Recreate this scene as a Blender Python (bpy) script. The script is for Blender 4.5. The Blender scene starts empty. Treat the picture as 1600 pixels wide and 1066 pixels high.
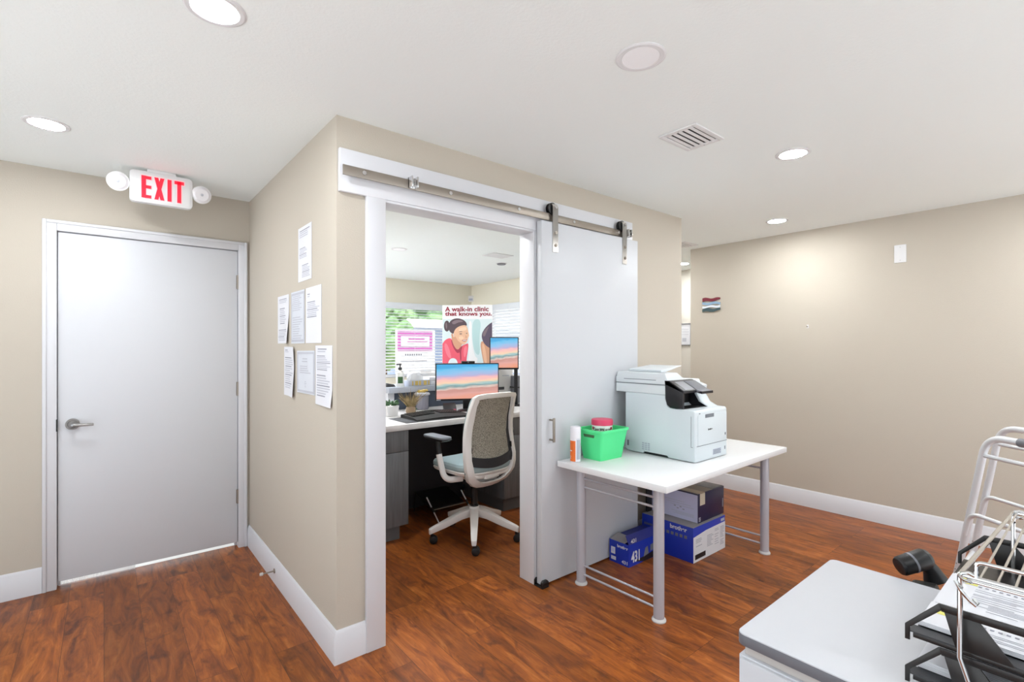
import bpy, bmesh, math, random
from mathutils import Vector, Matrix
random.seed(7)
C = bpy.context.scene.collection
SC = bpy.context.scene
R = math.radians
PI = math.pi

# ------------------------------------------------------------------ camera, world, sun, exposure
cam = bpy.data.cameras.new('camera'); co = bpy.data.objects.new('camera', cam); C.objects.link(co)
cam.sensor_fit = 'HORIZONTAL'; cam.sensor_width = 36.0; cam.lens = 36.0 * 772.0 / 1600.0
cam.shift_y = 10.0 / 1600.0; cam.clip_start = 0.02
co.location = (0, 0, 1.405); co.rotation_euler = (R(90), 0, R(-39.55)); SC.camera = co
YAW = R(39.55); FW = (math.sin(YAW), math.cos(YAW)); RT = (math.cos(YAW), -math.sin(YAW))
w = bpy.data.worlds.new('world'); SC.world = w; w.use_nodes = True
w.node_tree.nodes['Background'].inputs[0].default_value = (0.91, 0.965, 1.01, 1)
w.node_tree.nodes['Background'].inputs[1].default_value = 1.5
sl = bpy.data.lights.new('sun', 'SUN'); sl.energy = 7.5; sl.angle = R(1.0); sl.color = (0.95, 0.97, 0.98)
so = bpy.data.objects.new('sun', sl); C.objects.link(so)
so.rotation_euler = Vector((0.45, 0.45, -1.0)).to_track_quat('-Z', 'Y').to_euler()
LAMP = 250.0
SC.view_settings.view_transform = 'Standard'; SC.view_settings.look = 'None'
SC.view_settings.gamma = 1.0; SC.view_settings.use_curve_mapping = False
SC.view_settings.exposure = 0.24

# ------------------------------------------------------------------ helpers
def lin(c):
    c = c / 255.0
    return c / 12.92 if c <= 0.04045 else ((c + 0.055) / 1.055) ** 2.4
def col(r, g, b): return (lin(r), lin(g), lin(b), 1.0)

def mat(name, rgb, rough=0.5, metal=0.0, emit=0.0, bump=None, spec=0.5, emit_rgb=None, vary=None, trans=0.0):
    m = bpy.data.materials.new(name); m.use_nodes = True
    nt = m.node_tree; b = nt.nodes['Principled BSDF']
    b.inputs['Base Color'].default_value = col(*rgb); b.inputs['Roughness'].default_value = rough
    b.inputs['Metallic'].default_value = metal; b.inputs['Specular IOR Level'].default_value = spec
    if trans: b.inputs['Transmission Weight'].default_value = trans
    if emit:
        b.inputs['Emission Color'].default_value = col(*(emit_rgb or rgb)); b.inputs['Emission Strength'].default_value = emit
    tc = nt.nodes.new('ShaderNodeTexCoord')
    n = nt.nodes.new('ShaderNodeTexNoise'); nt.links.new(tc.outputs['Object'], n.inputs['Vector'])
    if bump:
        n.inputs['Scale'].default_value = bump[0]; n.inputs['Detail'].default_value = 3
        bp = nt.nodes.new('ShaderNodeBump'); bp.inputs['Strength'].default_value = bump[1]; bp.inputs['Distance'].default_value = 0.01
        nt.links.new(n.outputs['Fac'], bp.inputs['Height']); nt.links.new(bp.outputs['Normal'], b.inputs['Normal'])
    else:
        n.inputs['Scale'].default_value = 40
        mr = nt.nodes.new('ShaderNodeMapRange'); mr.inputs['To Min'].default_value = max(0, rough - 0.04); mr.inputs['To Max'].default_value = min(1, rough + 0.04)
        nt.links.new(n.outputs['Fac'], mr.inputs['Value']); nt.links.new(mr.outputs['Result'], b.inputs['Roughness'])
    if vary:
        n2 = nt.nodes.new('ShaderNodeTexNoise'); n2.inputs['Scale'].default_value = vary[0]; n2.inputs['Detail'].default_value = 6
        mp = nt.nodes.new('ShaderNodeMapping'); mp.inputs['Scale'].default_value = vary[2] if len(vary) > 2 else (1, 1, 1)
        nt.links.new(tc.outputs['Object'], mp.inputs['Vector']); nt.links.new(mp.outputs['Vector'], n2.inputs['Vector'])
        cr = nt.nodes.new('ShaderNodeValToRGB'); cr.color_ramp.elements[0].position = 0.3; cr.color_ramp.elements[1].position = 0.7
        cr.color_ramp.elements[0].color = col(*vary[1]); cr.color_ramp.elements[1].color = col(*rgb)
        nt.links.new(n2.outputs['Fac'], cr.inputs['Fac']); nt.links.new(cr.outputs['Color'], b.inputs['Base Color'])
    return m

def glass_mat(name, tint=(255, 255, 255), gloss=0.08):
    m = bpy.data.materials.new(name); m.use_nodes = True; nt = m.node_tree
    nt.nodes.remove(nt.nodes['Principled BSDF'])
    t = nt.nodes.new('ShaderNodeBsdfTransparent'); t.inputs[0].default_value = col(*tint)
    g = nt.nodes.new('ShaderNodeBsdfGlossy'); g.inputs['Roughness'].default_value = 0.05
    mx = nt.nodes.new('ShaderNodeMixShader'); lw = nt.nodes.new('ShaderNodeLayerWeight'); lw.inputs['Blend'].default_value = gloss
    nt.links.new(lw.outputs['Fresnel'], mx.inputs[0]); nt.links.new(t.outputs[0], mx.inputs[1]); nt.links.new(g.outputs[0], mx.inputs[2])
    nt.links.new(mx.outputs[0], nt.nodes['Material Output'].inputs[0])
    return m

def floor_mat():
    m = bpy.data.materials.new('wood_plank_vinyl'); m.use_nodes = True; nt = m.node_tree; N = nt.nodes; L = nt.links
    b = N['Principled BSDF']
    tc = N.new('ShaderNodeTexCoord'); sx = N.new('ShaderNodeSeparateXYZ'); L.new(tc.outputs['Object'], sx.inputs[0])
    cx = N.new('ShaderNodeCombineXYZ'); L.new(sx.outputs['Y'], cx.inputs['X']); L.new(sx.outputs['X'], cx.inputs['Y'])
    br = N.new('ShaderNodeTexBrick'); L.new(cx.outputs[0], br.inputs['Vector'])
    br.inputs['Scale'].default_value = 1.0; br.inputs['Brick Width'].default_value = 1.22; br.inputs['Row Height'].default_value = 0.152
    br.inputs['Mortar Size'].default_value = 0.0008; br.inputs['Mortar Smooth'].default_value = 0.3; br.offset = 0.37; br.offset_frequency = 3
    br.inputs['Color1'].default_value = (0, 0, 0, 1); br.inputs['Color2'].default_value = (1, 1, 1, 1); br.inputs['Mortar'].default_value = (0.3, 0.3, 0.3, 1)
    bw = N.new('ShaderNodeRGBToBW'); L.new(br.outputs['Color'], bw.inputs[0])
    idm = N.new('ShaderNodeMath'); idm.operation = 'MULTIPLY'; idm.inputs[1].default_value = 57.0; L.new(bw.outputs[0], idm.inputs[0])
    def noise(sy, sxx, scale, detail, dist, rough=0.6):
        a = N.new('ShaderNodeMath'); a.operation = 'MULTIPLY'; a.inputs[1].default_value = sy; L.new(sx.outputs['Y'], a.inputs[0])
        c = N.new('ShaderNodeMath'); c.operation = 'MULTIPLY'; c.inputs[1].default_value = sxx; L.new(sx.outputs['X'], c.inputs[0])
        v = N.new('ShaderNodeCombineXYZ'); L.new(a.outputs[0], v.inputs['X']); L.new(c.outputs[0], v.inputs['Y']); L.new(idm.outputs[0], v.inputs['Z'])
        n = N.new('ShaderNodeTexNoise'); n.inputs['Scale'].default_value = scale; n.inputs['Detail'].default_value = detail
        n.inputs['Roughness'].default_value = rough; n.inputs['Distortion'].default_value = dist
        L.new(v.outputs[0], n.inputs['Vector']); return n
    n1 = noise(2.1, 9.5, 1.6, 9, 1.3, 0.66)
    n2 = noise(3.0, 60.0, 2.0, 4, 0.3)
    n3 = noise(3.6, 7.0, 1.8, 5, 0.9)
    cr = N.new('ShaderNodeValToRGB'); e = cr.color_ramp.elements
    e[0].position = 0.28; e[0].color = col(92, 56, 42); e[1].position = 0.74; e[1].color = col(190, 128, 86)
    x = e.new(0.42); x.color = col(130, 80, 56); x = e.new(0.56); x.color = col(160, 100, 66)
    L.new(n1.outputs['Fac'], cr.inputs['Fac'])
    mx = N.new('ShaderNodeMix'); mx.data_type = 'RGBA'; mx.blend_type = 'OVERLAY'; mx.inputs[0].default_value = 0.38
    L.new(cr.outputs['Color'], mx.inputs[6]); L.new(n2.outputs['Fac'], mx.inputs[7])
    kr = N.new('ShaderNodeValToRGB'); kr.color_ramp.elements[0].position = 0.57; kr.color_ramp.elements[0].color = (0, 0, 0, 1)
    kr.color_ramp.elements[1].position = 0.72; kr.color_ramp.elements[1].color = (1, 1, 1, 1); L.new(n3.outputs['Fac'], kr.inputs['Fac'])
    km = N.new('ShaderNodeMath'); km.operation = 'MULTIPLY'; km.inputs[1].default_value = 0.75; L.new(kr.outputs['Color'], km.inputs[0])
    mk = N.new('ShaderNodeMix'); mk.data_type = 'RGBA'; L.new(km.outputs[0], mk.inputs[0]); L.new(mx.outputs[2], mk.inputs[6]); mk.inputs[7].default_value = col(72, 44, 40)
    tn = N.new('ShaderNodeMapRange'); tn.inputs['To Min'].default_value = 0.62; tn.inputs['To Max'].default_value = 1.06; L.new(bw.outputs[0], tn.inputs['Value'])
    hs = N.new('ShaderNodeHueSaturation'); hs.inputs['Saturation'].default_value = 1.12; L.new(tn.outputs['Result'], hs.inputs['Value']); L.new(mk.outputs[2], hs.inputs['Color'])
    mm = N.new('ShaderNodeMix'); mm.data_type = 'RGBA'; L.new(br.outputs['Fac'], mm.inputs[0]); L.new(hs.outputs[0], mm.inputs[6]); mm.inputs[7].default_value = col(52, 32, 26)
    L.new(mm.outputs[2], b.inputs['Base Color'])
    rr = N.new('ShaderNodeMapRange'); rr.inputs['To Min'].default_value = 0.26; rr.inputs['To Max'].default_value = 0.42; L.new(n2.outputs['Fac'], rr.inputs['Value'])
    L.new(rr.outputs['Result'], b.inputs['Roughness']); b.inputs['Specular IOR Level'].default_value = 0.28
    bp = N.new('ShaderNodeBump'); bp.inputs['Strength'].default_value = 0.12; bp.inputs['Distance'].default_value = 0.002
    L.new(n2.outputs['Fac'], bp.inputs['Height']); L.new(bp.outputs['Normal'], b.inputs['Normal'])
    return m

def screen_mat():
    m = bpy.data.materials.new('beach_screen'); m.use_nodes = True; nt = m.node_tree; N = nt.nodes; L = nt.links
    b = N['Principled BSDF']; tc = N.new('ShaderNodeTexCoord'); sx = N.new('ShaderNodeSeparateXYZ'); L.new(tc.outputs['Generated'], sx.inputs[0])
    mp = N.new('ShaderNodeMapping'); mp.inputs['Scale'].default_value = (3.0, 1, 12.0); L.new(tc.outputs['Generated'], mp.inputs['Vector'])
    n = N.new('ShaderNodeTexNoise'); n.inputs['Scale'].default_value = 1.0; n.inputs['Detail'].default_value = 6; L.new(mp.outputs[0], n.inputs['Vector'])
    a = N.new('ShaderNodeMath'); a.operation = 'MULTIPLY_ADD'; a.inputs[1].default_value = 0.22; L.new(n.outputs['Fac'], a.inputs[0]); L.new(sx.outputs['Z'], a.inputs[2])
    a2 = N.new('ShaderNodeMath'); a2.operation = 'MULTIPLY_ADD'; a2.inputs[1].default_value = -0.12; L.new(sx.outputs['X'], a2.inputs[0]); L.new(a.outputs[0], a2.inputs[2])
    cr = N.new('ShaderNodeValToRGB'); e = cr.color_ramp.elements
    e[0].position = 0.02; e[0].color = col(240, 158, 122); e[1].position = 1.05; e[1].color = col(70, 170, 225)
    for p, c in ((0.20, (226, 168, 160)), (0.33, (205, 150, 140)), (0.37, (228, 205, 195)), (0.42, (128, 160, 162)), (0.48, (165, 200, 200)),
                 (0.54, (250, 214, 180)), (0.64, (248, 190, 190)), (0.72, (190, 178, 215)), (0.82, (150, 195, 235)), (0.95, (105, 195, 238))):
        x = e.new(p); x.color = col(*c)
    L.new(a2.outputs[0], cr.inputs['Fac']); L.new(cr.outputs['Color'], b.inputs['Emission Color'])
    b.inputs['Emission Strength'].default_value = 0.85; b.inputs['Base Color'].default_value = (0.01, 0.01, 0.01, 1); b.inputs['Roughness'].default_value = 0.3
    return m

M = {}
def mk(n, *a, **k): M[n] = mat(n, *a, **k)
mk('wall', (195, 187, 174), 0.7, bump=(180, 0.10), spec=0.25)
mk('walllight', (220, 216, 208), 0.7, bump=(180, 0.10), spec=0.25)
mk('wallcream', (234, 229, 212), 0.7, bump=(180, 0.10), spec=0.25)
mk('ceiling', (242, 247, 246), 0.8, bump=(90, 0.10), spec=0.2)
mk('trim', (217, 218, 223), 0.4)
mk('barn', (203, 206, 211), 0.45)
mk('door', (211, 213, 218), 0.45)
mk('steel', (224, 221, 216), 0.42, 0.85)
mk('handle', (150, 148, 146), 0.42, 0.85)
mk('satin', (158, 150, 141), 0.42, 0.9)
mk('chrome', (215, 215, 215), 0.14, 1.0)
mk('alu', (222, 224, 228), 0.36, 0.25)
mk('black', (18, 18, 20), 0.42)
mk('blackmat', (24, 23, 23), 0.62)
mk('traypl', (26, 24, 24), 0.34)
mk('rubber', (30, 30, 32), 0.75)
mk('paper', (224, 225, 231), 0.8)
mk('paper2', (212, 216, 224), 0.8)
mk('ink', (150, 151, 163), 0.8)
mk('inkd', (90, 92, 104), 0.8)
mk('inkl', (190, 192, 202), 0.8)
mk('tablewhite', (230, 231, 233), 0.38)
mk('leggrey', (186, 186, 194), 0.36, 0.25)
mk('footgrey', (200, 198, 196), 0.45)
mk('printer', (212, 221, 226), 0.42)
mk('printertop', (220, 226, 230), 0.42)
mk('printerseam', (120, 126, 134), 0.6)
mk('navyblack', (24, 24, 30), 0.34)
mk('panelgrey', (112, 114, 122), 0.4)
mk('lcd', (150, 152, 160), 0.2)
mk('green', (84, 230, 146), 0.4)
mk('pink', (214, 58, 98), 0.35)
mk('pinkd', (170, 30, 66), 0.35)
mk('tubwhite', (238, 240, 238), 0.4)
mk('orange', (228, 108, 30), 0.4)
mk('canwhite', (232, 230, 236), 0.4)
mk('cangrey', (176, 182, 196), 0.5)
mk('blue', (22, 50, 168), 0.45)
mk('blued', (24, 34, 120), 0.45)
mk('navy', (24, 22, 62), 0.4)
mk('boxtop', (150, 148, 150), 0.6)
mk('boxwhite', (216, 216, 220), 0.6)
mk('boxlav', (196, 198, 226), 0.55)
mk('boxgrey', (165, 160, 150), 0.6)
mk('tape', (206, 198, 178), 0.5)
mk('kraft', (118, 112, 110), 0.7)
mk('white', (228, 228, 229), 0.5)
mk('lens', (232, 230, 234), 0.25)
mk('red', (226, 30, 52), 0.4, emit=0.55, emit_rgb=(235, 30, 56))
mk('redglow', (250, 190, 196), 0.4, emit=0.3)
mk('lampon', (247, 250, 252), 0.5, emit=LAMP)
mk('fillglow', (246, 250, 255), 0.5, emit=40)
mk('ringwhite', (226, 226, 228), 0.6)
mk('lampoff', (250, 250, 253), 0.4)
mk('slot', (70, 70, 74), 0.8)
mk('cabinet', (116, 117, 120), 0.5, vary=(3, (96, 97, 100), (18, 18, 1.2)))
mk('cabtoe', (100, 100, 102), 0.6)
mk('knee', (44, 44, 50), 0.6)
mk('counter', (226, 224, 224), 0.35, vary=(9, (206, 204, 206)))
mk('ledge', (168, 174, 186), 0.4)
mk('backpanel', (66, 76, 92), 0.5)
mk('chairwhite', (238, 236, 235), 0.42)
mk('seatblue', (164, 184, 190), 0.85, bump=(500, 0.15))
mk('charcoal', (52, 53, 58), 0.6)
mk('armpad', (118, 124, 132), 0.5)
mk('bezel', (22, 22, 26), 0.4)
mk('screen_dim', (20, 20, 22), 0.3)
mk('gold', (206, 178, 96), 0.5)
mk('leafdry', (178, 158, 116), 0.7, vary=(30, (126, 108, 70)))
mk('leafgreen', (66, 104, 66), 0.6)
mk('jar', (150, 150, 164), 0.12, 0.0, trans=0.0)
mk('slat', (240, 242, 245), 0.5)
mk('valance', (232, 236, 242), 0.5)
mk('purple', (158, 86, 146), 0.5)
mk('signwhite', (204, 202, 202), 0.5)
mk('shedroof', (240, 240, 240), 0.6)
mk('shedwall', (120, 135, 165), 0.6)
mk('bush', (124, 152, 106), 0.8, vary=(2.5, (66, 98, 64)))
mk('bark', (90, 70, 52), 0.9)
mk('ground', (232, 222, 206), 0.9)
mk('bouncetile', (238, 240, 244), 0.5)
mk('concrete', (238, 236, 232), 0.9)
mk('bristle', (240, 240, 244), 0.6)
mk('artred', (118, 26, 48), 0.5)
mk('artblue', (142, 172, 200), 0.5)
mk('artteal', (58, 82, 88), 0.5)
mk('artwhite', (222, 230, 240), 0.5)
mk('yellow', (226, 222, 120), 0.7)
mk('deskedge', (104, 105, 112), 0.5)
mk('deskwhite', (199, 201, 207), 0.42)
mk('revealshade', (190, 184, 180), 0.6)  # tan shade of the recess under the worktop, put into the colour
mk('skin', (236, 192, 160), 0.6)
mk('skin2', (218, 164, 134), 0.6)
mk('hair', (88, 74, 82), 0.6)
mk('hair2', (96, 84, 104), 0.6)
mk('shirt', (236, 96, 116), 0.6)
mk('shirtl', (246, 130, 146), 0.6)
mk('skinl', (246, 212, 184), 0.6)
mk('hairl', (132, 116, 124), 0.6)
mk('shirtd', (172, 62, 84), 0.6)
mk('posterbg', (222, 238, 242), 0.5)
mk('posteraqua', (190, 222, 224), 0.5)
mk('posterwhite', (246, 247, 250), 0.5)
mk('postertext', (150, 30, 60), 0.5)
mk('cork', (150, 128, 104), 0.7)
mk('pebble', (196, 204, 200), 0.6)
nt = M['slat'].node_tree; tl = nt.nodes.new('ShaderNodeBsdfTranslucent'); tl.inputs[0].default_value = (0.9, 0.92, 0.95, 1)
mx_ = nt.nodes.new('ShaderNodeMixShader'); mx_.inputs[0].default_value = 0.5
nt.links.new(nt.nodes['Principled BSDF'].outputs[0], mx_.inputs[1]); nt.links.new(tl.outputs[0], mx_.inputs[2]); nt.links.new(mx_.outputs[0], nt.nodes['Material Output'].inputs[0])
M['floor'] = floor_mat(); M['screen'] = screen_mat()
m_ = M['clear_'] = mat('clear_wrap', (236, 240, 246), 0.35); nt = m_.node_tree; tp = nt.nodes.new('ShaderNodeBsdfTransparent'); mx_ = nt.nodes.new('ShaderNodeMixShader'); mx_.inputs[0].default_value = 0.45
nt.links.new(nt.nodes['Principled BSDF'].outputs[0], mx_.inputs[1]); nt.links.new(tp.outputs[0], mx_.inputs[2]); nt.links.new(mx_.outputs[0], nt.nodes['Material Output'].inputs[0])
M['glass'] = glass_mat('window_glass'); M['clear'] = glass_mat('clear_plastic', (225, 232, 240), 0.25)

def mesh_fabric():
    m = mat('chair_mesh', (150, 146, 138), 0.8); nt = m.node_tree; b = nt.nodes['Principled BSDF']
    tc = nt.nodes.new('ShaderNodeTexCoord'); v = nt.nodes.new('ShaderNodeTexVoronoi'); v.inputs['Scale'].default_value = 190
    nt.links.new(tc.outputs['Object'], v.inputs['Vector'])
    cr = nt.nodes.new('ShaderNodeValToRGB'); cr.color_ramp.elements[0].color = col(190, 185, 172); cr.color_ramp.elements[1].color = col(122, 119, 112)
    cr.color_ramp.elements[0].position = 0.2; cr.color_ramp.elements[1].position = 0.75
    nt.links.new(v.outputs['Distance'], cr.inputs['Fac']); nt.links.new(cr.outputs['Color'], b.inputs['Base Color'])
    return m
M['meshback'] = mesh_fabric()

def xf_of(o):
    while o.parent: o = o.parent
    return Matrix.Translation(o.location) @ o.rotation_euler.to_matrix().to_4x4()

class MB:
    def __init__(s): s.bm = bmesh.new()
    def face(s, pts): s.bm.faces.new([s.bm.verts.new(p) for p in pts]); return s
    def box(s, x0, x1, y0, y1, z0, z1):
        g = bmesh.ops.create_cube(s.bm, size=1)['verts']
        for v in g: v.co = Vector(((x0 + x1) / 2 + v.co.x * (x1 - x0), (y0 + y1) / 2 + v.co.y * (y1 - y0), (z0 + z1) / 2 + v.co.z * (z1 - z0)))
        return s
    def hexa(s, bot, top):
        b = [s.bm.verts.new(p) for p in bot]; t = [s.bm.verts.new(p) for p in top]; n = len(b)
        s.bm.faces.new(b[::-1]); s.bm.faces.new(t)
        for i in range(n): s.bm.faces.new((b[i], b[(i + 1) % n], t[(i + 1) % n], t[i]))
        return s
    def prism(s, poly, axis, a, b):
        f = {'x': lambda p, c: (c, p[0], p[1]), 'y': lambda p, c: (p[0], c, p[1]), 'z': lambda p, c: (p[0], p[1], c)}[axis]
        return s.hexa([f(p, a) for p in poly], [f(p, b) for p in poly])
    def cyl(s, p0, p1, r, seg=20, r2=None):
        p0 = Vector(p0); p1 = Vector(p1); r2 = r if r2 is None else r2
        d = (p1 - p0).normalized(); u = d.orthogonal().normalized(); v = d.cross(u)
        A = [p0 + (u * math.cos(2 * PI * i / seg) + v * math.sin(2 * PI * i / seg)) * r for i in range(seg)]
        B = [p1 + (u * math.cos(2 * PI * i / seg) + v * math.sin(2 * PI * i / seg)) * r2 for i in range(seg)]
        return s.hexa(A, B)
    def tube(s, pts, r, seg=10, closed=False, flat=1.0):
        P = [Vector(p) for p in pts]; n = len(P); rings = []; u = None
        for i in range(n):
            if closed: d = (P[(i + 1) % n] - P[i - 1])
            else: d = P[min(i + 1, n - 1)] - P[max(i - 1, 0)]
            d.normalize()
            if u is None: u = d.orthogonal().normalized()
            else:
                u = u - d * u.dot(d)
                u = u.normalized() if u.length > 1e-6 else d.orthogonal().normalized()
            v = d.cross(u); rr = r[i] if isinstance(r, (list, tuple)) else r
            rings.append([s.bm.verts.new(P[i] + (u * math.cos(2 * PI * k / seg) + v * math.sin(2 * PI * k / seg) * flat) * rr) for k in range(seg)])
        for i in range(n if closed else n - 1):
            a = rings[i]; b = rings[(i + 1) % n]
            for k in range(seg): s.bm.faces.new((a[k], a[(k + 1) % seg], b[(k + 1) % seg], b[k]))
        if not closed: s.bm.faces.new(rings[0][::-1]); s.bm.faces.new(rings[-1])
        return s
    def lathe(s, prof, c=(0, 0, 0), seg=32):
        rings = [[s.bm.verts.new((c[0] + r * math.cos(2 * PI * k / seg), c[1] + r * math.sin(2 * PI * k / seg), c[2] + z)) for k in range(seg)] for r, z in prof]
        for a, b in zip(rings, rings[1:]):
            for k in range(seg): s.bm.faces.new((a[k], a[(k + 1) % seg], b[(k + 1) % seg], b[k]))
        s.bm.faces.new(rings[0][::-1]); s.bm.faces.new(rings[-1]); return s
    def sheet(s, f, nu, nv):
        V = [[s.bm.verts.new(f(i / nu, j / nv)) for j in range(nv + 1)] for i in range(nu + 1)]
        for i in range(nu):
            for j in range(nv): s.bm.faces.new((V[i][j], V[i + 1][j], V[i + 1][j + 1], V[i][j + 1]))
        return s
    def thicken(s, t):
        bmesh.ops.recalc_face_normals(s.bm, faces=s.bm.faces)
        bmesh.ops.solidify(s.bm, geom=list(s.bm.faces), thickness=t); return s
    def build(s, name, m, parent=None, bevel=0, seg=2, smooth=True, local=False, mats=None):
        bm = s.bm
        if parent is not None and not local: bm.transform(xf_of(parent).inverted())
        bmesh.ops.recalc_face_normals(bm, faces=bm.faces)
        if bevel:
            es = [e for e in bm.edges if len(e.link_faces) == 2 and e.calc_face_angle(0) > 0.5]
            bmesh.ops.bevel(bm, geom=es, offset=bevel, segments=seg, profile=0.5, affect='EDGES', clamp_overlap=True)
        me = bpy.data.meshes.new(name); bm.to_mesh(me); bm.free()
        o = bpy.data.objects.new(name, me); C.objects.link(o)
        me.materials.append(M[m] if isinstance(m, str) else m)
        if smooth:
            for p in me.polygons: p.use_smooth = True
            me.set_sharp_from_angle(angle=R(32))
        if parent is not None: o.parent = parent
        return o

def tag(o, label, cat, group=None, kind=None):
    if label: o['label'] = label
    if cat: o['category'] = cat
    if group: o['group'] = group
    if kind: o['kind'] = kind
    return o
def thing(name, label, cat, loc=(0, 0, 0), rz=0, group=None):
    o = bpy.data.objects.new(name, None); C.objects.link(o); o.location = loc; o.rotation_euler = (0, 0, rz)
    o.empty_display_size = 0.05
    return tag(o, label, cat, group)
def struct(o, label, cat): return tag(o, label, cat, kind='structure')
def solo(mb, name, m, label, cat, loc, group=None, **k):           # a thing that is one mesh, origin at its base
    mb.bm.transform(Matrix.Translation(Vector(loc)).inverted())
    o = mb.build(name, m, None, **k); o.location = loc
    return tag(o, label, cat, group)
def dup(o, parent=None):
    c = o.copy(); C.objects.link(c); c.parent = parent
    for ch in list(o.children): dup(ch, c)
    return c

def text(name, s, m, parent, org, xd, yd, width=None, height=None, bold=0.0, lift=0.0008, align='LEFT', local=False):
    cu = bpy.data.curves.new('t', 'FONT'); cu.body = s; cu.offset = bold; cu.extrude = 0.0
    ob = bpy.data.objects.new('t', cu); C.objects.link(ob)
    dg = bpy.context.evaluated_depsgraph_get(); me = bpy.data.meshes.new_from_object(ob.evaluated_get(dg))
    bpy.data.objects.remove(ob); bpy.data.curves.remove(cu)
    xs = [v.co.x for v in me.vertices]; ys = [v.co.y for v in me.vertices]
    x0, x1, y0, y1 = min(xs), max(xs), min(ys), max(ys)
    sx = sy = 1.0
    if height: sy = height / (y1 - y0); sx = sy
    if width: sx = width / (x1 - x0); sy = sy if height else sx
    xd = Vector(xd).normalized(); yd = Vector(yd).normalized(); n = xd.cross(yd); org = Vector(org)
    cxo = {'LEFT': x0, 'CENTER': (x0 + x1) / 2, 'RIGHT': x1}[align]
    for v in me.vertices: v.co = org + xd * ((v.co.x - cxo) * sx) + yd * ((v.co.y - y0) * sy) + n * lift
    if parent is not None and not local: me.transform(xf_of(parent).inverted())
    me.name = name; me.materials.clear(); me.materials.append(M[m])
    o = bpy.data.objects.new(name, me); C.objects.link(o); o.parent = parent
    return o

def rrect(x0, x1, y0, y1, r, n=6):
    P = []
    for cx, cy, a in ((x1 - r, y1 - r, 0), (x0 + r, y1 - r, 90), (x0 + r, y0 + r, 180), (x1 - r, y0 + r, 270)):
        for k in range(n + 1):
            t = R(a + 90 * k / n); P.append((cx + r * math.cos(t), cy + r * math.sin(t)))
    return P
def bez(p0, p1, p2, n=8):
    p0, p1, p2 = Vector(p0), Vector(p1), Vector(p2)
    return [p0 * (1 - t) ** 2 + p1 * 2 * t * (1 - t) + p2 * t * t for t in [i / n for i in range(n + 1)]]
def bend(pts, r, n=6):                                              # polyline with rounded corners
    P = [Vector(p) for p in pts]; out = [P[0]]
    for a, b, c in zip(P, P[1:], P[2:]):
        u = (a - b); v = (c - b); k = min(r, u.length * 0.49, v.length * 0.49)
        out += bez(b + u.normalized() * k, b, b + v.normalized() * k, n)
    out.append(P[-1]); return out

# ------------------------------------------------------------------ room shell
YA, XB, YC, XD, H = 3.90, 0.797, 2.19, 4.79, 2.44
b = MB(); b.box(-0.95, 6.1, -1.2, 3.96, -0.12, 0); b.box(0.797, 6.1, 3.96, 4.6, -0.12, 0); b.box(3.4, 6.1, 4.6, 6.97, -0.12, 0)
struct(b.build('floor', 'floor', smooth=False), 'reddish brown wood plank floor running through all rooms', 'floor')
b = MB(); b.box(-2.4, -0.95, -2.6, 3.96, -0.12, 0); b.box(-0.95, 4.95, -2.6, -1.2, -0.12, 0)  # unseen tiles added to throw sunlight up onto the ceiling
struct(b.build('bounce_floor', 'bouncetile', smooth=False), 'added white tiles behind the viewpoint, unseen, bouncing sunlight upward', 'floor')
b = MB(); b.box(0.797, 3.4, 4.6, 6.97, -0.12, 0)  # unseen tiles added to brighten the office ceiling
struct(b.build('office_bounce_floor', 'bouncetile', smooth=False), 'added white tiles in the unseen office corner, bouncing light upward', 'floor')
b = MB(); b.box(-2.4, 6.1, -2.6, 4.02, H, H + 0.12); b.box(0.797, 6.1, 4.02, 6.97, H, H + 0.12)
struct(b.build('ceiling', 'ceiling', smooth=False), 'flat white textured ceiling', 'ceiling')
b = MB(); b.box(-2.4, -0.225, YA, 4.02, 0, H); b.box(0.742, XB, YA, 4.02, 0, H); b.box(-0.225, 0.742, YA, 4.02, 2.095, H)
struct(b.build('wall_north', 'wall', smooth=False), 'beige wall holding the white exit door', 'wall')
b = MB(); b.box(XB, 0.91, YC, 4.7, 0, H); b.box(XB, 0.91, 6.6, 6.97, 0, H); b.box(XB, 0.91, 4.7, 6.6, 0, 0.3); b.box(XB, 0.91, 4.7, 6.6, 2.15, H)
struct(b.build('wall_office_west', 'wall', smooth=False), 'beige side wall of the office with papers pinned on it', 'wall')
b = MB(); b.box(0.91, 1.011, YC, 2.295, 0, H); b.box(1.972, 3.57, YC, 2.295, 0, H); b.box(1.011, 1.972, YC, 2.295, 2.10, H)
struct(b.build('wall_office_south', 'wall', smooth=False), 'beige office wall with the sliding door opening', 'wall')
b = MB(); b.box(XD, 4.91, -2.6, 2.83, 0, H); b.box(4.91, 6.0, 2.71, 2.83, 0, H)
struct(b.build('wall_east', 'wall', smooth=False), 'long beige right hand wall with white switch plate', 'wall')
b = MB(); b.box(6.0, 6.1, 2.71, 3.85, 0, H); b.box(3.45, 6.0, 3.75, 3.85, 0, H); b.box(3.45, 3.57, 2.295, 3.75, 0, H)
struct(b.build('wall_alcove', 'walllight', smooth=False), 'light walls of the alcove beyond the right hand wall', 'wall')
b = MB(); b.box(0.91, 1.2, 6.85, 6.97, 0, H); b.box(4.65, 4.89, 6.85, 6.97, 0, H); b.box(1.2, 4.65, 6.85, 6.97, 0, 0.95); b.box(1.2, 4.65, 6.85, 6.97, 2.08, H)
struct(b.build('wall_office_north', 'wallcream', smooth=False), 'cream office back wall above the wide blind', 'wall')
b = MB(); b.box(4.77, 4.89, 3.85, 4.5, 0, H); b.box(4.77, 4.89, 6.35, 6.85, 0, H); b.box(4.77, 4.89, 4.5, 6.35, 0, 0.95); b.box(4.77, 4.89, 4.5, 6.35, 2.08, H)
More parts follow.
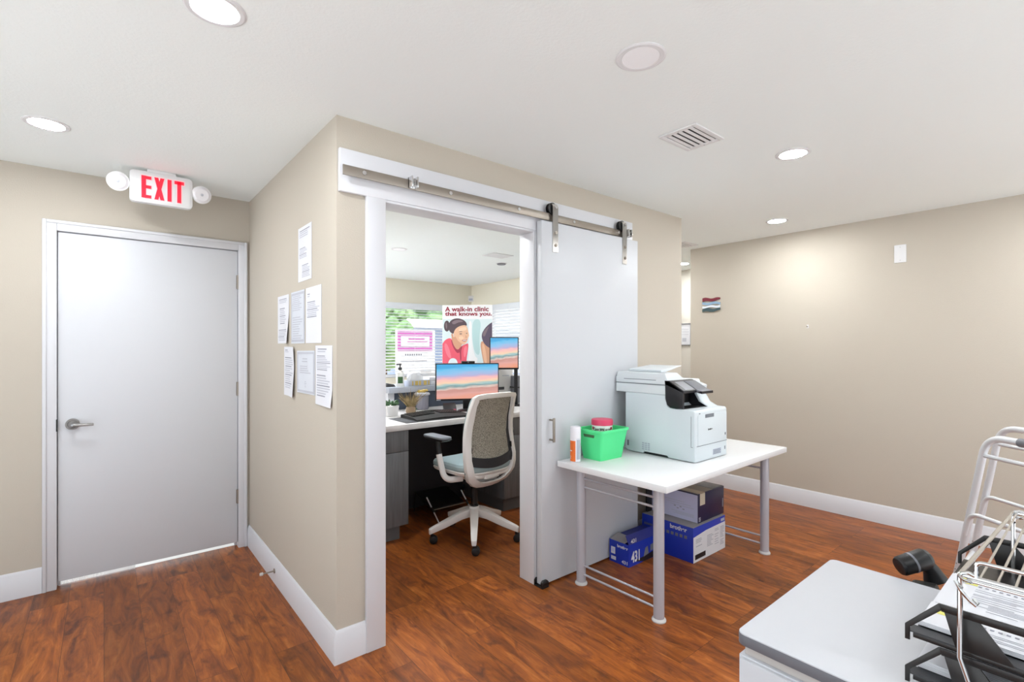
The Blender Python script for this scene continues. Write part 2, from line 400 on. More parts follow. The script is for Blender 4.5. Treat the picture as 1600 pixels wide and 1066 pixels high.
struct(b.build('wall_office_east', 'wallcream', smooth=False), 'cream office right wall with a second blind', 'wall')
b = MB(); b.box(-2.4, -2.3, -2.5, 4.02, 0, 0.1); b.box(-2.4, -2.3, -2.5, 4.02, 2.36, H)
b.box(-2.4, -2.3, 2.45, 4.02, 0.1, 2.36)  # unseen side
for y in (-2.5, -0.9, 0.7): b.box(-2.4, -2.3, y, y + 0.1, 0.1, 2.36)
struct(b.build('wall_west', 'trim', smooth=False), 'unseen white wall left of the view, with bays added for daylight', 'wall')
b = MB(); b.box(-2.3, XD, -2.6, -2.5, 0, 0.1); b.box(-2.3, XD, -2.6, -2.5, 2.36, H)
b.box(-2.3, 1.1, -2.6, -2.5, 0.1, 2.36)  # unseen rear side; open bays placed to steer light into the room
for x in (2.3, 3.5, 4.69): b.box(x, x + 0.1, -2.6, -2.5, 0.1, 2.36)
struct(b.build('wall_south', 'trim', smooth=False), 'unseen white wall behind the viewpoint, with bays added for daylight', 'wall')

# baseboards: profile with an eased double top edge
BP = [(0, 0), (0.015, 0), (0.015, 0.118), (0.0105, 0.126), (0.0105, 0.131), (0.006, 0.141), (0.0035, 0.146), (0, 0.146)]
def base_y(name, y, x0, x1, lab, mitre=False):          # on a wall whose face is Y=y, facing -Y
    b = MB()
    for i, (a, c) in enumerate(zip(x0, x1)): b.hexa([(a - (p[0] if mitre and i == 0 else 0), y - p[0], p[1]) for p in BP], [(c, y - p[0], p[1]) for p in BP])
    struct(b.build(name, 'trim'), lab, 'baseboard')
def base_x(name, x, y0, y1, lab, ext=0):
    b = MB(); b.hexa([(x - p[0], y0 - (p[0] if ext else 0), p[1]) for p in BP], [(x - p[0], y1, p[1]) for p in BP])
    struct(b.build(name, 'trim'), lab, 'baseboard')
base_y('baseboard_north', YA, [-2.3], [-0.274], 'white baseboard left of the exit door')
base_x('baseboard_office_west', XB, YC, YA, 'white baseboard under the pinned papers', 1)
base_y('baseboard_office_south', YC, [XB, 2.03], [0.928, 3.57], 'white baseboard on the office front wall', True)
base_x('baseboard_east', XD, -2.5, 2.83, 'white baseboard along the right hand wall')
base_x('baseboard_alcove', 6.0, 2.83, 3.75, 'white baseboard in the alcove')

# exit door casing
b = MB(); ci0, ci1, co0, co1 = -0.211, 0.726, -0.273, 0.781
for a, c in ((co0, ci0), (ci1, co1)):
    b.box(a, c, YA - 0.014, YA + 0.0, 0, 2.143)
b.box(ci0, ci1, YA - 0.014, YA, 2.083, 2.143)
b.box(co0, co0 + 0.018, YA - 0.021, YA - 0.012, 0, 2.143); b.box(co1 - 0.018, co1, YA - 0.021, YA - 0.012, 0, 2.143); b.box(co0 + 0.018, co1 - 0.018, YA - 0.021, YA - 0.012, 2.125, 2.143)
b.box(-0.225, ci0 + 0.0, YA, 4.02, 0, 2.095); b.box(ci1, 0.742, YA, 4.02, 0, 2.095); b.box(ci0, ci1, YA, 4.02, 2.083, 2.095)
b.box(ci0, ci0 + 0.012, 3.952, 3.99, 0, 2.083); b.box(ci1 - 0.012, ci1, 3.952, 3.99, 0, 2.083); b.box(ci0, ci1, 3.952, 3.99, 2.071, 2.083)
struct(b.build('trim_1', 'trim', bevel=0.003), 'white casing around the exit door', 'door trim')
# exit door leaf
d1 = MB().box(-0.207, 0.7225, YA + 0.003, 3.948, 0.038, 2.079).build('door_1', 'door', bevel=0.002)
struct(d1, 'closed white flush door with a steel lever below the exit sign', 'door')
hz = 0.952
b = MB(); b.cyl((-0.143, YA + 0.003, hz), (-0.143, YA - 0.008, hz), 0.033, 32); b.cyl((-0.143, YA - 0.006, hz), (-0.143, YA - 0.014, hz), 0.026, 32, 0.02)
b.cyl((-0.143, YA - 0.01, hz), (-0.143, YA - 0.055, hz), 0.011)
b.tube([(-0.143, YA - 0.05, hz), (-0.115, YA - 0.056, hz - 0.001), (-0.08, YA - 0.056, hz - 0.003), (-0.048, YA - 0.052, hz - 0.004)], [0.013, 0.0105, 0.009, 0.008], 12, flat=0.75)
lv = b.build('lever_handle', 'handle', d1); lv['label'] = 'brushed steel lever'
MB().cyl((-0.143, YA - 0.055, hz), (-0.143, YA - 0.062, hz), 0.006).build('lock_button', 'chrome', lv)
for z in (1.863, 1.115, 0.36):
    b = MB(); b.cyl((0.7245, YA - 0.006, z - 0.048), (0.7245, YA - 0.006, z + 0.048), 0.007, 12); b.box(0.715, 0.7345, YA - 0.0, YA + 0.0025, z - 0.048, z + 0.048)
    b.build('hinge', 'satin', d1)
MB().box(-0.214, -0.2085, YA - 0.018, YA + 0.002, hz - 0.035, hz + 0.035).build('strike_plate', 'black', d1)
b = MB(); b.box(-0.207, 0.16, 3.925, 3.94, 0.031, 0.038)
for i in range(58): b.box(-0.205 + i * 0.0062, -0.205 + i * 0.0062 + 0.0028, 3.929, 3.936, 0.004, 0.032)
b.build('brush_strip', 'bristle', d1, smooth=False)

# opening trim on the office front
b = MB(); b.box(0.928, 1.023, 2.170, YC, 0, 2.104)
struct(b.build('trim_2', 'trim', bevel=0.003), 'white flat casing left of the sliding door opening', 'door trim')
b = MB(); b.box(0.803, 2.905, 2.168, YC, 2.100, 2.292)
struct(b.build('trim_3', 'trim', bevel=0.003), 'white header board carrying the sliding door track', 'door trim')
b = MB(); b.box(1.011, 1.023, 2.172, 2.30, 0, 2.1); b.box(1.960, 1.972, 2.172, 2.30, 0, 2.1); b.box(1.023, 1.960, 2.172, 2.30, 2.088, 2.1); b.box(1.972, 2.03, 2.170, YC, 0, 2.1)
struct(b.build('trim_4', 'trim', bevel=0.002), 'white jamb lining of the office opening', 'door trim')

# sliding barn door
d2 = MB().box(1.975, 2.897, 2.118, 2.160, 0.012, 2.152).build('door_2', 'barn', bevel=0.002)
struct(d2, 'white sliding barn door hanging from the steel track', 'door')
b = MB(); b.tube(bend([(2.041, 2.118, 0.975), (2.041, 2.086, 0.975), (2.041, 2.086, 0.858), (2.041, 2.118, 0.858)], 0.008), 0.006, 10)
b.box(2.034, 2.048, 2.080, 2.088, 0.846, 0.988); b.build('pull_handle', 'satin', d2, bevel=0.001)
def hanger(x):
    b = MB(); P = [(2.1195, 1.975)]
    out = [(2.118, 1.975), (2.118, 2.243)]; inn = []
    for k in range(9):
        a = R(180 - 20 * k); out.append((2.137 + 0.0255 * math.cos(a), 2.243 + 0.0255 * math.sin(a)))
    # strap: flat bar up the door face, bent over the wheel
    pts = [(2.115, 1.975), (2.115, 2.243)] + [(2.137 + 0.022 * math.cos(R(a)), 2.243 + 0.024 * math.sin(R(a))) for a in range(170, -1, -17)] + [(2.159, 2.21)]
    L_, R_ = [], []
    for i, p in enumerate(pts):
        q0 = pts[max(i - 1, 0)]; q1 = pts[min(i + 1, len(pts) - 1)]
        dx, dz = q1[0] - q0[0], q1[1] - q0[1]; n = math.hypot(dx, dz)
        L_.append((p[0] - dz / n * 0.0025, p[1] + dx / n * 0.0025)); R_.append((p[0] + dz / n * 0.0025, p[1] - dx / n * 0.0025))
    for i in range(len(pts) - 1): b.prism([L_[i], L_[i + 1], R_[i + 1], R_[i]], 'x', x - 0.022, x + 0.022)
    bmesh.ops.remove_doubles(b.bm, verts=b.bm.verts, dist=0.0003)
    st = b.build('hanger_strap', 'steel', d2)
    wz = 2.207 + 0.028
    b = MB(); b.cyl((x - 0.012, 2.124, wz), (x - 0.012, 2.131, wz), 0.036, 28); b.cyl((x - 0.012, 2.131, wz), (x - 0.012, 2.141, wz), 0.028, 28); b.cyl((x - 0.012, 2.141, wz), (x - 0.012, 2.149, wz), 0.036, 28)
    wh = b.build('wheel', 'black', st); wh['label'] = 'black roller wheel'
    for z in (2.243, 2.09, 2.015):
        b = MB(); b.cyl((x, 2.1125, z), (x, 2.107, z), 0.0105, 6); b.cyl((x, 2.107, z), (x, 2.1045, z), 0.006, 12); b.build('bolt', 'chrome' if z > 2.2 else 'satin', st)
hanger(2.083); hanger(2.745)
tr = thing('sliding_door_track', 'long flat steel track bar bolted across the white header board', 'door track', (0.80, 2.136, 2.165))
MB().box(0.805, 2.80, 2.132, 2.140, 2.163, 2.207).build('rail', 'satin', tr, bevel=0.0015)
for x in (0.90, 1.355, 1.81, 2.26, 2.70):
    b = MB(); b.cyl((x, 2.132, 2.187), (x, 2.126, 2.187), 0.0105, 6); b.build('bolt', 'chrome', tr)
    b = MB(); b.cyl((x, 2.140, 2.187), (x, 2.168, 2.187), 0.011, 12); b.build('spacer', 'satin', tr)
for x in (1.133, 2.785):
    b = MB(); b.box(x - 0.014, x + 0.022, 2.124, 2.131, 2.166, 2.216); b.box(x - 0.014, x - 0.007, 2.095, 2.131, 2.166, 2.216); b.box(x + 0.015, x + 0.022, 2.095, 2.131, 2.166, 2.216)
    b.box(x - 0.014, x + 0.022, 2.131, 2.150, 2.2075, 2.216)
    b.build('end_stop', 'chrome', tr, bevel=0.001)
gd = thing('door_floor_guide', 'small black floor guide at the foot of the sliding door', 'door guide', (1.985, 2.14, 0))
b = MB(); b.box(1.958, 2.012, 2.096, 2.168, 0, 0.008); b.build('base_plate', 'black', gd, bevel=0.001)
for y0, y1 in ((2.096, 2.112), (2.162, 2.168)):
    b = MB(); b.prism([(1.958, 0.008), (2.012, 0.008), (2.012, 0.032), (2.0, 0.044), (1.968, 0.044), (1.958, 0.034)], 'y', y0, y1); b.build('roller', 'black', gd, bevel=0.002)

# ------------------------------------------------------------------ ceiling fixtures
def downlight(x, y, label, on=True, r=0.085):
    t = thing('ceiling_light', label, 'ceiling light', (x, y, H), 0, 'recessed ceiling lights')
    MB().lathe([(r * 0.74, 0.0), (r * 1.0, 0.0), (r * 1.0, -0.002), (r * 0.93, -0.005), (r * 0.78, -0.005), (r * 0.74, -0.003)], (x, y, H), 40).build('trim_ring', 'ringwhite', t, smooth=False)
    MB().lathe([(0.001, -0.003), (r * 0.745, -0.0025), (r * 0.74, -0.0035), (0.001, -0.004)], (x, y, H), 40).build('diffuser', 'lampon' if on else 'lampoff', t)
downlight(0.262, 1.742, 'glowing round ceiling light cut by the top edge, above the office corner')
downlight(-0.205, 3.134, 'glowing round ceiling light left of the exit sign')
downlight(1.475, 1.066, 'unlit round ceiling light nearest the viewer', False, 0.088)
downlight(2.838, 1.080, 'glowing round ceiling light right of the ceiling vent')
downlight(4.243, 1.736, 'glowing round ceiling light close to the long right hand wall')
downlight(5.516, 3.363, 'glowing round ceiling light in the alcove beyond the office corner')
downlight(4.2, 3.3, 'added round ceiling light in the hall hidden behind the office corner')  # hidden light, added to brighten the alcove
downlight(2.395, 4.767, 'pale round ceiling light inside the office', False)
# unseen lights added to brighten this room and the office
downlight(1.0, -1.2, 'added round ceiling light behind the viewpoint, nearer the exit side')
downlight(1.45, 3.0, 'added unseen round ceiling light inside the office, left of its doorway')
downlight(2.75, 2.95, 'added unseen round ceiling light inside the office, right of its doorway')
downlight(4.22, -0.15, 'added round ceiling light by the right hand wall, out of view')
downlight(2.82, -0.7, 'added round ceiling light behind the viewpoint, above the white desk')
for y, lab in ((5.15, 'added glowing panel out of view in the office, nearer its doorway'), (6.1, 'added glowing panel out of view in the office, nearer its back window')):  # glowing panels added out of view to brighten the office
    t = thing('fill_panel', lab, 'ceiling light', (1.5, y, H), 0, 'added fill panels in the far corner of the office')
    MB().box(1.16, 1.84, y - 0.34, y + 0.34, H - 0.02, H).build('frame', 'white', t, bevel=0.003)
    MB().box(1.2, 1.8, y - 0.3, y + 0.3, H - 0.023, H - 0.0195).build('diffuser', 'fillglow', t)

def vent(x0, x1, y0, y1, label, n, rz=0):
    cx, cy = (x0 + x1) / 2, (y0 + y1) / 2; hx, hy = (x1 - x0) / 2, (y1 - y0) / 2
    t = thing('ceiling_vent', label, 'ceiling vent', (cx, cy, H), rz, 'square ceiling vents')
    def L(b, nm, m, **k): return b.build(nm, m, t, local=True, **k)
    f = 0.026
    b = MB()
    for a in ((-hx, hx, -hy, -hy + f), (-hx, hx, hy - f, hy), (-hx, -hx + f, -hy + f, hy - f), (hx - f, hx, -hy + f, hy - f)): b.box(*a, -0.007, 0)
    L(b, 'frame', 'white', bevel=0.002)
    L(MB().box(-hx + f, hx - f, -hy + f, hy - f, -0.0012, -0.0002), 'duct_shade', 'slot')  # flat sheet; the duct's shade is painted in as dark grey
    for i in range(n):
        yy = -hy + f + (2 * hy - 2 * f) * (i + 0.5) / n; p = (2 * hy - 2 * f) / n
        b = MB(); b.prism([(yy - p * 0.30, -0.0042), (yy + p * 0.26, -0.0068), (yy + p * 0.28, -0.0056), (yy - p * 0.27, -0.003)], 'x', -hx + f * 0.9, hx - f * 0.9); L(b, 'slat', 'white')
    b = MB()
    for sx in (-1, 1): b.cyl((sx * (hx - f / 2), 0, -0.007), (sx * (hx - f / 2), 0, -0.0085), 0.004, 10)
    L(b, 'screw', 'footgrey')
vent(2.098, 2.362, 1.212, 1.412, 'white slatted ceiling vent between two round ceiling lights', 5)
vent(3.27, 3.56, 4.28, 4.49, 'white ceiling vent inside the office', 5)
vent(4.37, 4.62, 2.64, 2.85, 'white ceiling vent half hidden by the far office corner', 5)
t = thing('smoke_detector', 'grey disc detector on the office ceiling', 'detector', (3.77, 4.77, H))
MB().lathe([(0.055, 0), (0.055, -0.012), (0.045, -0.02), (0.001, -0.022)], (3.77, 4.77, H)).build('body', 'panelgrey', t)
MB().lathe([(0.07, 0), (0.07, -0.005), (0.056, -0.006), (0.056, 0)], (3.77, 4.77, H)).build('base_ring', 'white', t)

# exit sign
t = thing('exit_sign', 'white emergency exit sign with red EXIT letters and two lamp heads', 'exit sign', (0.262, 3.57, H))
b = MB(); b.prism(rrect(0.112, 0.415, 2.243, 2.424, 0.022), 'y', 3.548, 3.592); b.build('housing', 'white', t, bevel=0.004)
b = MB(); b.prism(rrect(0.122, 0.405, 2.252, 2.415, 0.018), 'y', 3.5455, 3.548); fp = b.build('face_plate', 'white', t, bevel=0.0015)
MB().box(0.192, 0.332, 3.55, 3.59, 2.4235, H).build('canopy', 'white', t, bevel=0.003)
def block_letters(m, nm, grow, y, x0, z0, hh):
    b = MB(); g = grow
    def bx(xa, xb, za, zb): b.box(xa - g, xb + g, y - 0.001, y, za - g, zb + g)
    wv, hs, sp = 0.046, 0.021, 0.014
    x = x0
    bx(x, x + hs, z0, z0 + hh)
    for zz in (z0, z0 + hh / 2 - 0.008, z0 + hh - 0.019): bx(x + hs - 0.001, x + wv, zz, zz + 0.018)
    x += wv + sp
    for a, c in ((0, 1), (1, 0)):
        xa, xb = (x, x + 0.048 - 0.019) if a == 0 else (x + 0.048 - 0.019, x)
        b.prism([(xa - g, z0 - g), (xa + 0.019 + g, z0 - g), (xb + 0.019 + g, z0 + hh + g), (xb - g, z0 + hh + g)], 'y', y - 0.001 - 0.0002 * a, y)
    x += 0.048 + sp + 0.001
    bx(x, x + 0.020, z0, z0 + hh); x += 0.020 + sp
    bx(x + 0.014, x + 0.034, z0, z0 + hh); bx(x, x + 0.048, z0 + hh - 0.019, z0 + hh)
    return b.build(nm, m, fp, smooth=False)
block_letters('redglow', 'letter_outline', 0.004, 3.5455, 0.166, 2.268, 0.128)
l = block_letters('red', 'lettering', 0.0, 3.5445, 0.166, 2.268, 0.128); l['label'] = 'red EXIT letters'
for x, sgn in ((0.062, -1), (0.462, 1)):
    b = MB(); xa = 0.115 if sgn < 0 else 0.412
    b.tube([(xa, 3.57, 2.345), (x - sgn * 0.028, 3.575, 2.345)], 0.011, 12)
    b.tube([(x - sgn * 0.03, 3.575, 2.318), (x - sgn * 0.03, 3.575, 2.37)], 0.008, 10)
    c = Vector((x, 3.566, 2.344)); d = Vector((0.10 * sgn, -1.0, -0.22)).normalized()
    b.cyl(c + d * -0.03, c + d * -0.004, 0.036, 28, 0.052); b.cyl(c + d * -0.004, c + d * 0.012, 0.053, 28, 0.053)
    hd = b.build('lamp_head', 'white', t, bevel=0.0015)
    b = MB(); b.cyl(c + d * 0.012, c + d * 0.020, 0.047, 28, 0.036); b.build('lens', 'lens', hd)
    b = MB(); b.cyl(c + d * 0.0202, c + d * 0.023, 0.008, 14, 0.005); b.build('bulb', 'inkl', hd)

# ------------------------------------------------------------------ pinned papers on the office side wall (text direction runs toward -Y)
def sheet(label, y0, y1, z0, z1, style, curl=None, tilt=0.0, border=False, m='paper', name='paper_sheet'):
    x = XB - 0.0012; yc, zc = (y0 + y1) / 2, (z0 + z1) / 2; Wd, Ht = y1 - y0, z1 - z0
    t = thing(name, label, 'paper', (XB, yc, z0), 0, 'papers pinned on the office side wall')
    def P(u, v, lift=0.0):                       # u 0..1 left to right as seen, v 0..1 bottom to top
        a = (u - 0.5) * Wd; c = (v - 0.5) * Ht
        a2 = a * math.cos(tilt) - c * math.sin(tilt); c2 = a * math.sin(tilt) + c * math.cos(tilt)
        k = curl(u, v) if curl else 0.0
        return Vector((x - k - lift, yc - a2, zc + c2))
    b = MB(); b.sheet(lambda u, v: P(u, v), 12, 14); b.thicken(0.0006); s = b.build('page', m, t)
    rr = random.Random(label)
    def bar(b, u0, u1, v0, v1):
        n = 6
        for i in range(n):
            a, c = u0 + (u1 - u0) * i / n, u0 + (u1 - u0) * (i + 1) / n
            b.face([P(a, v0, .0016), P(c, v0, .0016), P(c, v1, .0016), P(a, v1, .0016)])
    b = MB(); b2 = MB()
    if border:
        for a in ((0.03, 0.97, 0.03, 0.075), (0.03, 0.97, 0.925, 0.97), (0.03, 0.075, 0.075, 0.925), (0.925, 0.97, 0.075, 0.925)): bar(b2, *a)
    for (u0, u1, v0, v1, n) in style:
        for i in range(n):
            v = v1 - (v1 - v0) * (i + 0.5) / n; h_ = (v1 - v0) / n * 0.22
            bar(b if i % 4 else b2, u0 + rr.random() * 0.04, u0 + (u1 - u0) * (0.6 + 0.4 * rr.random()), v - h_, v + h_)
    b.build('printed_text', 'inkl', s, smooth=False)
    if len(b2.bm.faces): b2.build('printed_heading', 'ink' if not border else 'inkl', s, smooth=False)
sheet('white printed sheet pinned alone, highest on the side wall', 2.527, 2.745, 1.749, 2.031, [(0.1, 0.9, 0.80, 0.95, 4), (0.1, 0.7, 0.42, 0.62, 7), (0.3, 0.9, 0.06, 0.3, 8)])
sheet('white sheet with curling bottom, left of the middle row of papers', 2.918, 3.145, 1.428, 1.703, [(0.15, 0.85, 0.84, 0.94, 3), (0.2, 0.8, 0.40, 0.75, 9), (0.1, 0.9, 0.05, 0.3, 7)], lambda u, v: 0.012 * max(0, u - 0.6) * max(0, 0.6 - v) * 5)
sheet('pale blue bordered form in the middle of the middle row of papers', 2.637, 2.874, 1.426, 1.705, [(0.12, 0.88, 0.62, 0.92, 8), (0.12, 0.88, 0.08, 0.52, 10)], None, 0, True, 'paper2')
sheet('plain white letter right of the middle row of papers', 2.383, 2.618, 1.427, 1.706, [(0.1, 0.3, 0.82, 0.9, 2), (0.1, 0.9, 0.45, 0.75, 9)])
sheet('narrow white sheet curling away, lower left of the pinned papers', 2.80, 3.012, 1.134, 1.408, [(0.1, 0.5, 0.88, 0.95, 2), (0.1, 0.9, 0.15, 0.8, 15)], lambda u, v: 0.03 * max(0, u - 0.45) * (0.35 + abs(v - 0.6)), -0.01)
sheet('grey bordered certificate low in the middle of the pinned papers', 2.478, 2.768, 1.168, 1.388, [(0.3, 0.7, 0.72, 0.84, 2), (0.18, 0.82, 0.46, 0.66, 4), (0.44, 0.56, 0.14, 0.3, 4)], None, 0.008, True, 'paper2', 'certificate')
sheet('long white form, lowest and nearest the office doorway', 2.238, 2.468, 1.13, 1.414, [(0.15, 0.85, 0.88, 0.96, 2), (0.08, 0.92, 0.58, 0.84, 9), (0.08, 0.92, 0.14, 0.52, 9)], lambda u, v: 0.008 * max(0, 0.3 - v) * u * 4)

# door stop on the baseboard
t = thing('door_stop', 'small metal door stop screwed into the white side baseboard', 'door stop', (0.782, 3.16, 0.078))
b = MB(); b.cyl((0.782, 3.16, 0.078), (0.777, 3.16, 0.078), 0.014, 16); b.cyl((0.777, 3.16, 0.078), (0.715, 3.16, 0.078), 0.0045, 10); b.build('rod', 'satin', t)
MB().cyl((0.718, 3.16, 0.078), (0.700, 3.16, 0.078), 0.010, 16, 0.009).build('tip', 'footgrey', t, bevel=0.002)

# ------------------------------------------------------------------ right hand wall items
t = thing('wall_plate', 'blank white plate high on the long right hand wall', 'wall plate', (XD, 1.043, 2.066))
MB().box(XD - 0.006, XD, 1.005, 1.081, 2.066, 2.205).build('plate', 'white', t, bevel=0.002)
b = MB()
for z in (2.085, 2.186): b.cyl((XD - 0.006, 1.043, z), (XD - 0.0072, 1.043, z), 0.0035, 10)
b.build('screw', 'footgrey', t)
t = thing('wall_hook', 'tiny metal picture hook on the bare right hand wall', 'hook', (XD, 1.701, 1.58))
b = MB(); b.box(XD - 0.003, XD, 1.693, 1.709, 1.575, 1.605); b.build('backplate', 'white', t, bevel=0.0008)
b = MB(); b.tube([(XD - 0.003, 1.701, 1.592), (XD - 0.014, 1.701, 1.583), (XD - 0.02, 1.701, 1.587), (XD - 0.021, 1.701, 1.597)], 0.003, 8); b.build('hook_pin', 'satin', t)
t = thing('wall_decor', 'small wall piece of red, pale blue and teal wavy strips on right wall', 'wall decoration', (XD, 2.597, 1.766))
for i, (m, z0, z1) in enumerate((('artred', 1.872, 1.918), ('artblue', 1.838, 1.872), ('artwhite', 1.808, 1.838), ('artteal', 1.766, 1.810))):
    b = MB(); n = 10; ys = [2.69 - 0.187 * k / n for k in range(n + 1)]
    top = [z1 - 0.006 + 0.006 * math.sin(k * 0.9 + i * 1.7) for k in range(n + 1)]; bot = [z0 + 0.004 + 0.006 * math.sin(k * 0.8 + i * 2.1) for k in range(n + 1)]
    if i in (0, 3):
        for k in range(n + 1): f = k / n; mid = (top[k] + bot[k]) / 2 + 0.004; s = 1 - 0.45 * f * f; top[k] = mid + (top[k] - mid) * s; bot[k] = mid + (bot[k] - mid) * s
    b.prism([(y, z) for y, z in zip(ys, top)] + [(y, z) for y, z in zip(ys[::-1], bot[::-1])], 'x', XD - 0.012 - 0.003 * (i % 2), XD); s = b.build('strip', m, t)
    s['label'] = ('dark red strip', 'pale blue strip', 'white strip', 'dark teal strip')[i]
t = thing('framed_notice', 'framed white notice on the alcove wall beyond the office corner', 'framed notice', (6.0, 3.61, 1.432))
b = MB()
for a in ((3.53, 3.73, 1.432, 1.442), (3.53, 3.73, 1.715, 1.725), (3.53, 3.54, 1.442, 1.715), (3.72, 3.73, 1.442, 1.715)): b.box(5.982, 6.0, *a)
b.build('frame', 'panelgrey', t); MB().box(5.99, 5.999, 3.54, 3.72, 1.442, 1.715).build('page', 'paper', t)
b = MB()
for i, z in enumerate((1.685, 1.645, 1.61, 1.575)): b.box(5.989, 5.9898, 3.56 + 0.01 * (i % 2), 3.70 - 0.015 * (i % 3), z, z + 0.005)
b.box(5.989, 5.9898, 3.60, 3.66, 1.48, 1.53); b.build('printed_text', 'inkl', t, smooth=False)

# ------------------------------------------------------------------ white table beside the sliding door
TZ = 0.727
tb = thing('table', 'white rectangular table on grey tube legs by the sliding door', 'table', (2.105, 1.372, 0), R(1.1))
def T(b, nm, m, p=None, **k): return b.build(nm, m, p or tb, local=True, **k)
T(MB().box(0, 1.475, 0, 0.735, TZ - 0.034, TZ), 'tabletop', 'tablewhite', bevel=0.002)
for lx in (0.098, 1.375):
    for ly in (0.105, 0.632):
        b = MB(); b.cyl((lx, ly, 0.012), (lx, ly, TZ - 0.034), 0.0275, 28); lg = T(b, 'leg', 'leggrey')
        b = MB(); b.lathe([(0.036, 0), (0.037, 0.006), (0.034, 0.012), (0.029, 0.016)], (lx, ly, 0), 28); f = T(b, 'foot_cap', 'footgrey', lg)
    for z in (0.628, 0.578, 0.113, 0.060):
        b = MB(); b.cyl((lx, 0.12, z), (lx, 0.617, z), 0.0065, 12); T(b, 'crossbar', 'leggrey')

# printer
px0, px1, py0 = 2.648, 3.022, 1.537
pr = thing('printer', 'large white laser printer with black control panel on the table', 'printer', (2.83, 1.80, TZ))
b = MB()
b.prism([(1.537, TZ + 0.004), (1.537, 1.022), (1.545, 1.034), (1.60, 1.036), (1.70, 1.036), (1.722, 1.05), (1.732, 1.085), (1.734, 1.113), (2.035, 1.113), (2.035, TZ + 0.02), (2.02, TZ + 0.004),
         (1.90, TZ + 0.004), (1.893, TZ + 0.016), (1.722, TZ + 0.016), (1.715, TZ + 0.004)], 'x', px0, px1)
bd = b.build('body', 'printer', pr, bevel=0.010, seg=3)
b = MB(); b.box(px0 + 0.02, px1 - 0.02, 1.56, 2.02, TZ, TZ + 0.01); b.build('base_feet', 'navyblack', pr)
# scanner unit and document feeder
b = MB(); b.box(px0 - 0.001, px1, 1.728, 2.112, 1.113, 1.172); b.build('scanner_base', 'printertop', pr, bevel=0.006, seg=3)
b = MB(); b.hexa([(px0 - 0.001, 1.712, 1.175), (px1, 1.712, 1.175), (px1, 2.112, 1.175), (px0 - 0.001, 2.112, 1.175)], [(px0 - 0.001, 1.722, 1.215), (px1, 1.722, 1.2), (px1, 2.112, 1.2), (px0 - 0.001, 2.112, 1.215)])
b.build('scanner_lid', 'printertop', pr, bevel=0.005)
b = MB(); b.hexa([(px0, 1.72, 1.2), (px0 + 0.20, 1.72, 1.2), (px0 + 0.20, 2.11, 1.2), (px0, 2.11, 1.2)], [(px0, 1.735, 1.246), (px0 + 0.135, 1.735, 1.246), (px0 + 0.135, 2.10, 1.246), (px0, 2.10, 1.246)])
fd = b.build('document_feeder', 'printertop', pr, bevel=0.006)
b = MB(); b.box(px0 - 0.0012, px0 + 0.001, 1.80, 2.045, 1.1985, 1.2025); b.build('feeder_slot', 'printerseam', fd, smooth=False)
b = MB(); b.hexa([(px0 + 0.06, 1.80, 1.247), (px0 + 0.10, 1.80, 1.247), (px0 + 0.10, 2.05, 1.247), (px0 + 0.06, 2.05, 1.247)], [(px0 + 0.055, 1.80, 1.262), (px0 + 0.30, 1.80, 1.285), (px0 + 0.30, 2.05, 1.285), (px0 + 0.055, 2.05, 1.262)])
b.build('feeder_tray', 'printertop', pr, bevel=0.003)
# control panel hood
b = MB(); b.prism([(1.735, 1.2), (1.708, 1.2), (1.612, 1.142), (1.612, 1.125), (1.614, 1.04), (1.66, 1.036), (1.70, 1.04), (1.72, 1.054), (1.732, 1.09)], 'x', px0 - 0.003, px0 + 0.014)
b.build('panel_cheek', 'navyblack', pr, bevel=0.002)
b = MB(); b.prism([(1.738, 1.202), (1.705, 1.202), (1.606, 1.146), (1.604, 1.130), (1.735, 1.176)], 'x', px0 - 0.003, px0 + 0.262)
cp = b.build('control_panel', 'navyblack', pr, bevel=0.003)
def onp(u, y, l=0.0012):  # top slope of the panel
    tt = (1.705 - y) / 0.099; return (px0 + u, y - l * 0.5, 1.202 - 0.056 * tt + l)
MB().face([onp(0.03, 1.69), onp(0.125, 1.69), onp(0.125, 1.615), onp(0.03, 1.615)]).build('touch_screen', 'lcd', cp)
b = MB(); b.prism([(1.69, 1.197), (1.60, 1.147), (1.572, 1.140), (1.570, 1.125), (1.60, 1.130), (1.69, 1.18)], 'x', px0 + 0.135, px0 + 0.262); b.build('keypad', 'panelgrey', cp, bevel=0.002)
b = MB(); b.prism([(1.574, 1.1395), (1.5685, 1.1385), (1.5685, 1.1235), (1.602, 1.129)], 'x', px0 + 0.133, px0 + 0.264); b.build('keypad_front', 'navyblack', cp)
MB().box(px0 + 0.014, px0 + 0.245, 1.7225, 1.734, 1.045, 1.175).build('paper_exit', 'black', pr)
MB().box(px0 + 0.02, px0 + 0.25, 1.615, 1.72, 1.0362, 1.0385).build('output_tray', 'black', pr)
b = MB(); b.prism([(1.735, 1.19), (1.66, 1.165), (1.67, 1.11), (1.64, 1.06), (1.585, 1.034), (1.735, 1.034)], 'x', px0 + 0.25, px1 - 0.01); b.build('right_arch', 'printer', pr, bevel=0.006)
b = MB(); b.prism([(1.737, 1.186), (1.675, 1.163), (1.684, 1.112), (1.655, 1.064), (1.60, 1.0365), (1.737, 1.0365)], 'x', px0 + 0.2475, px0 + 0.251); b.build('arch_liner', 'navyblack', pr)
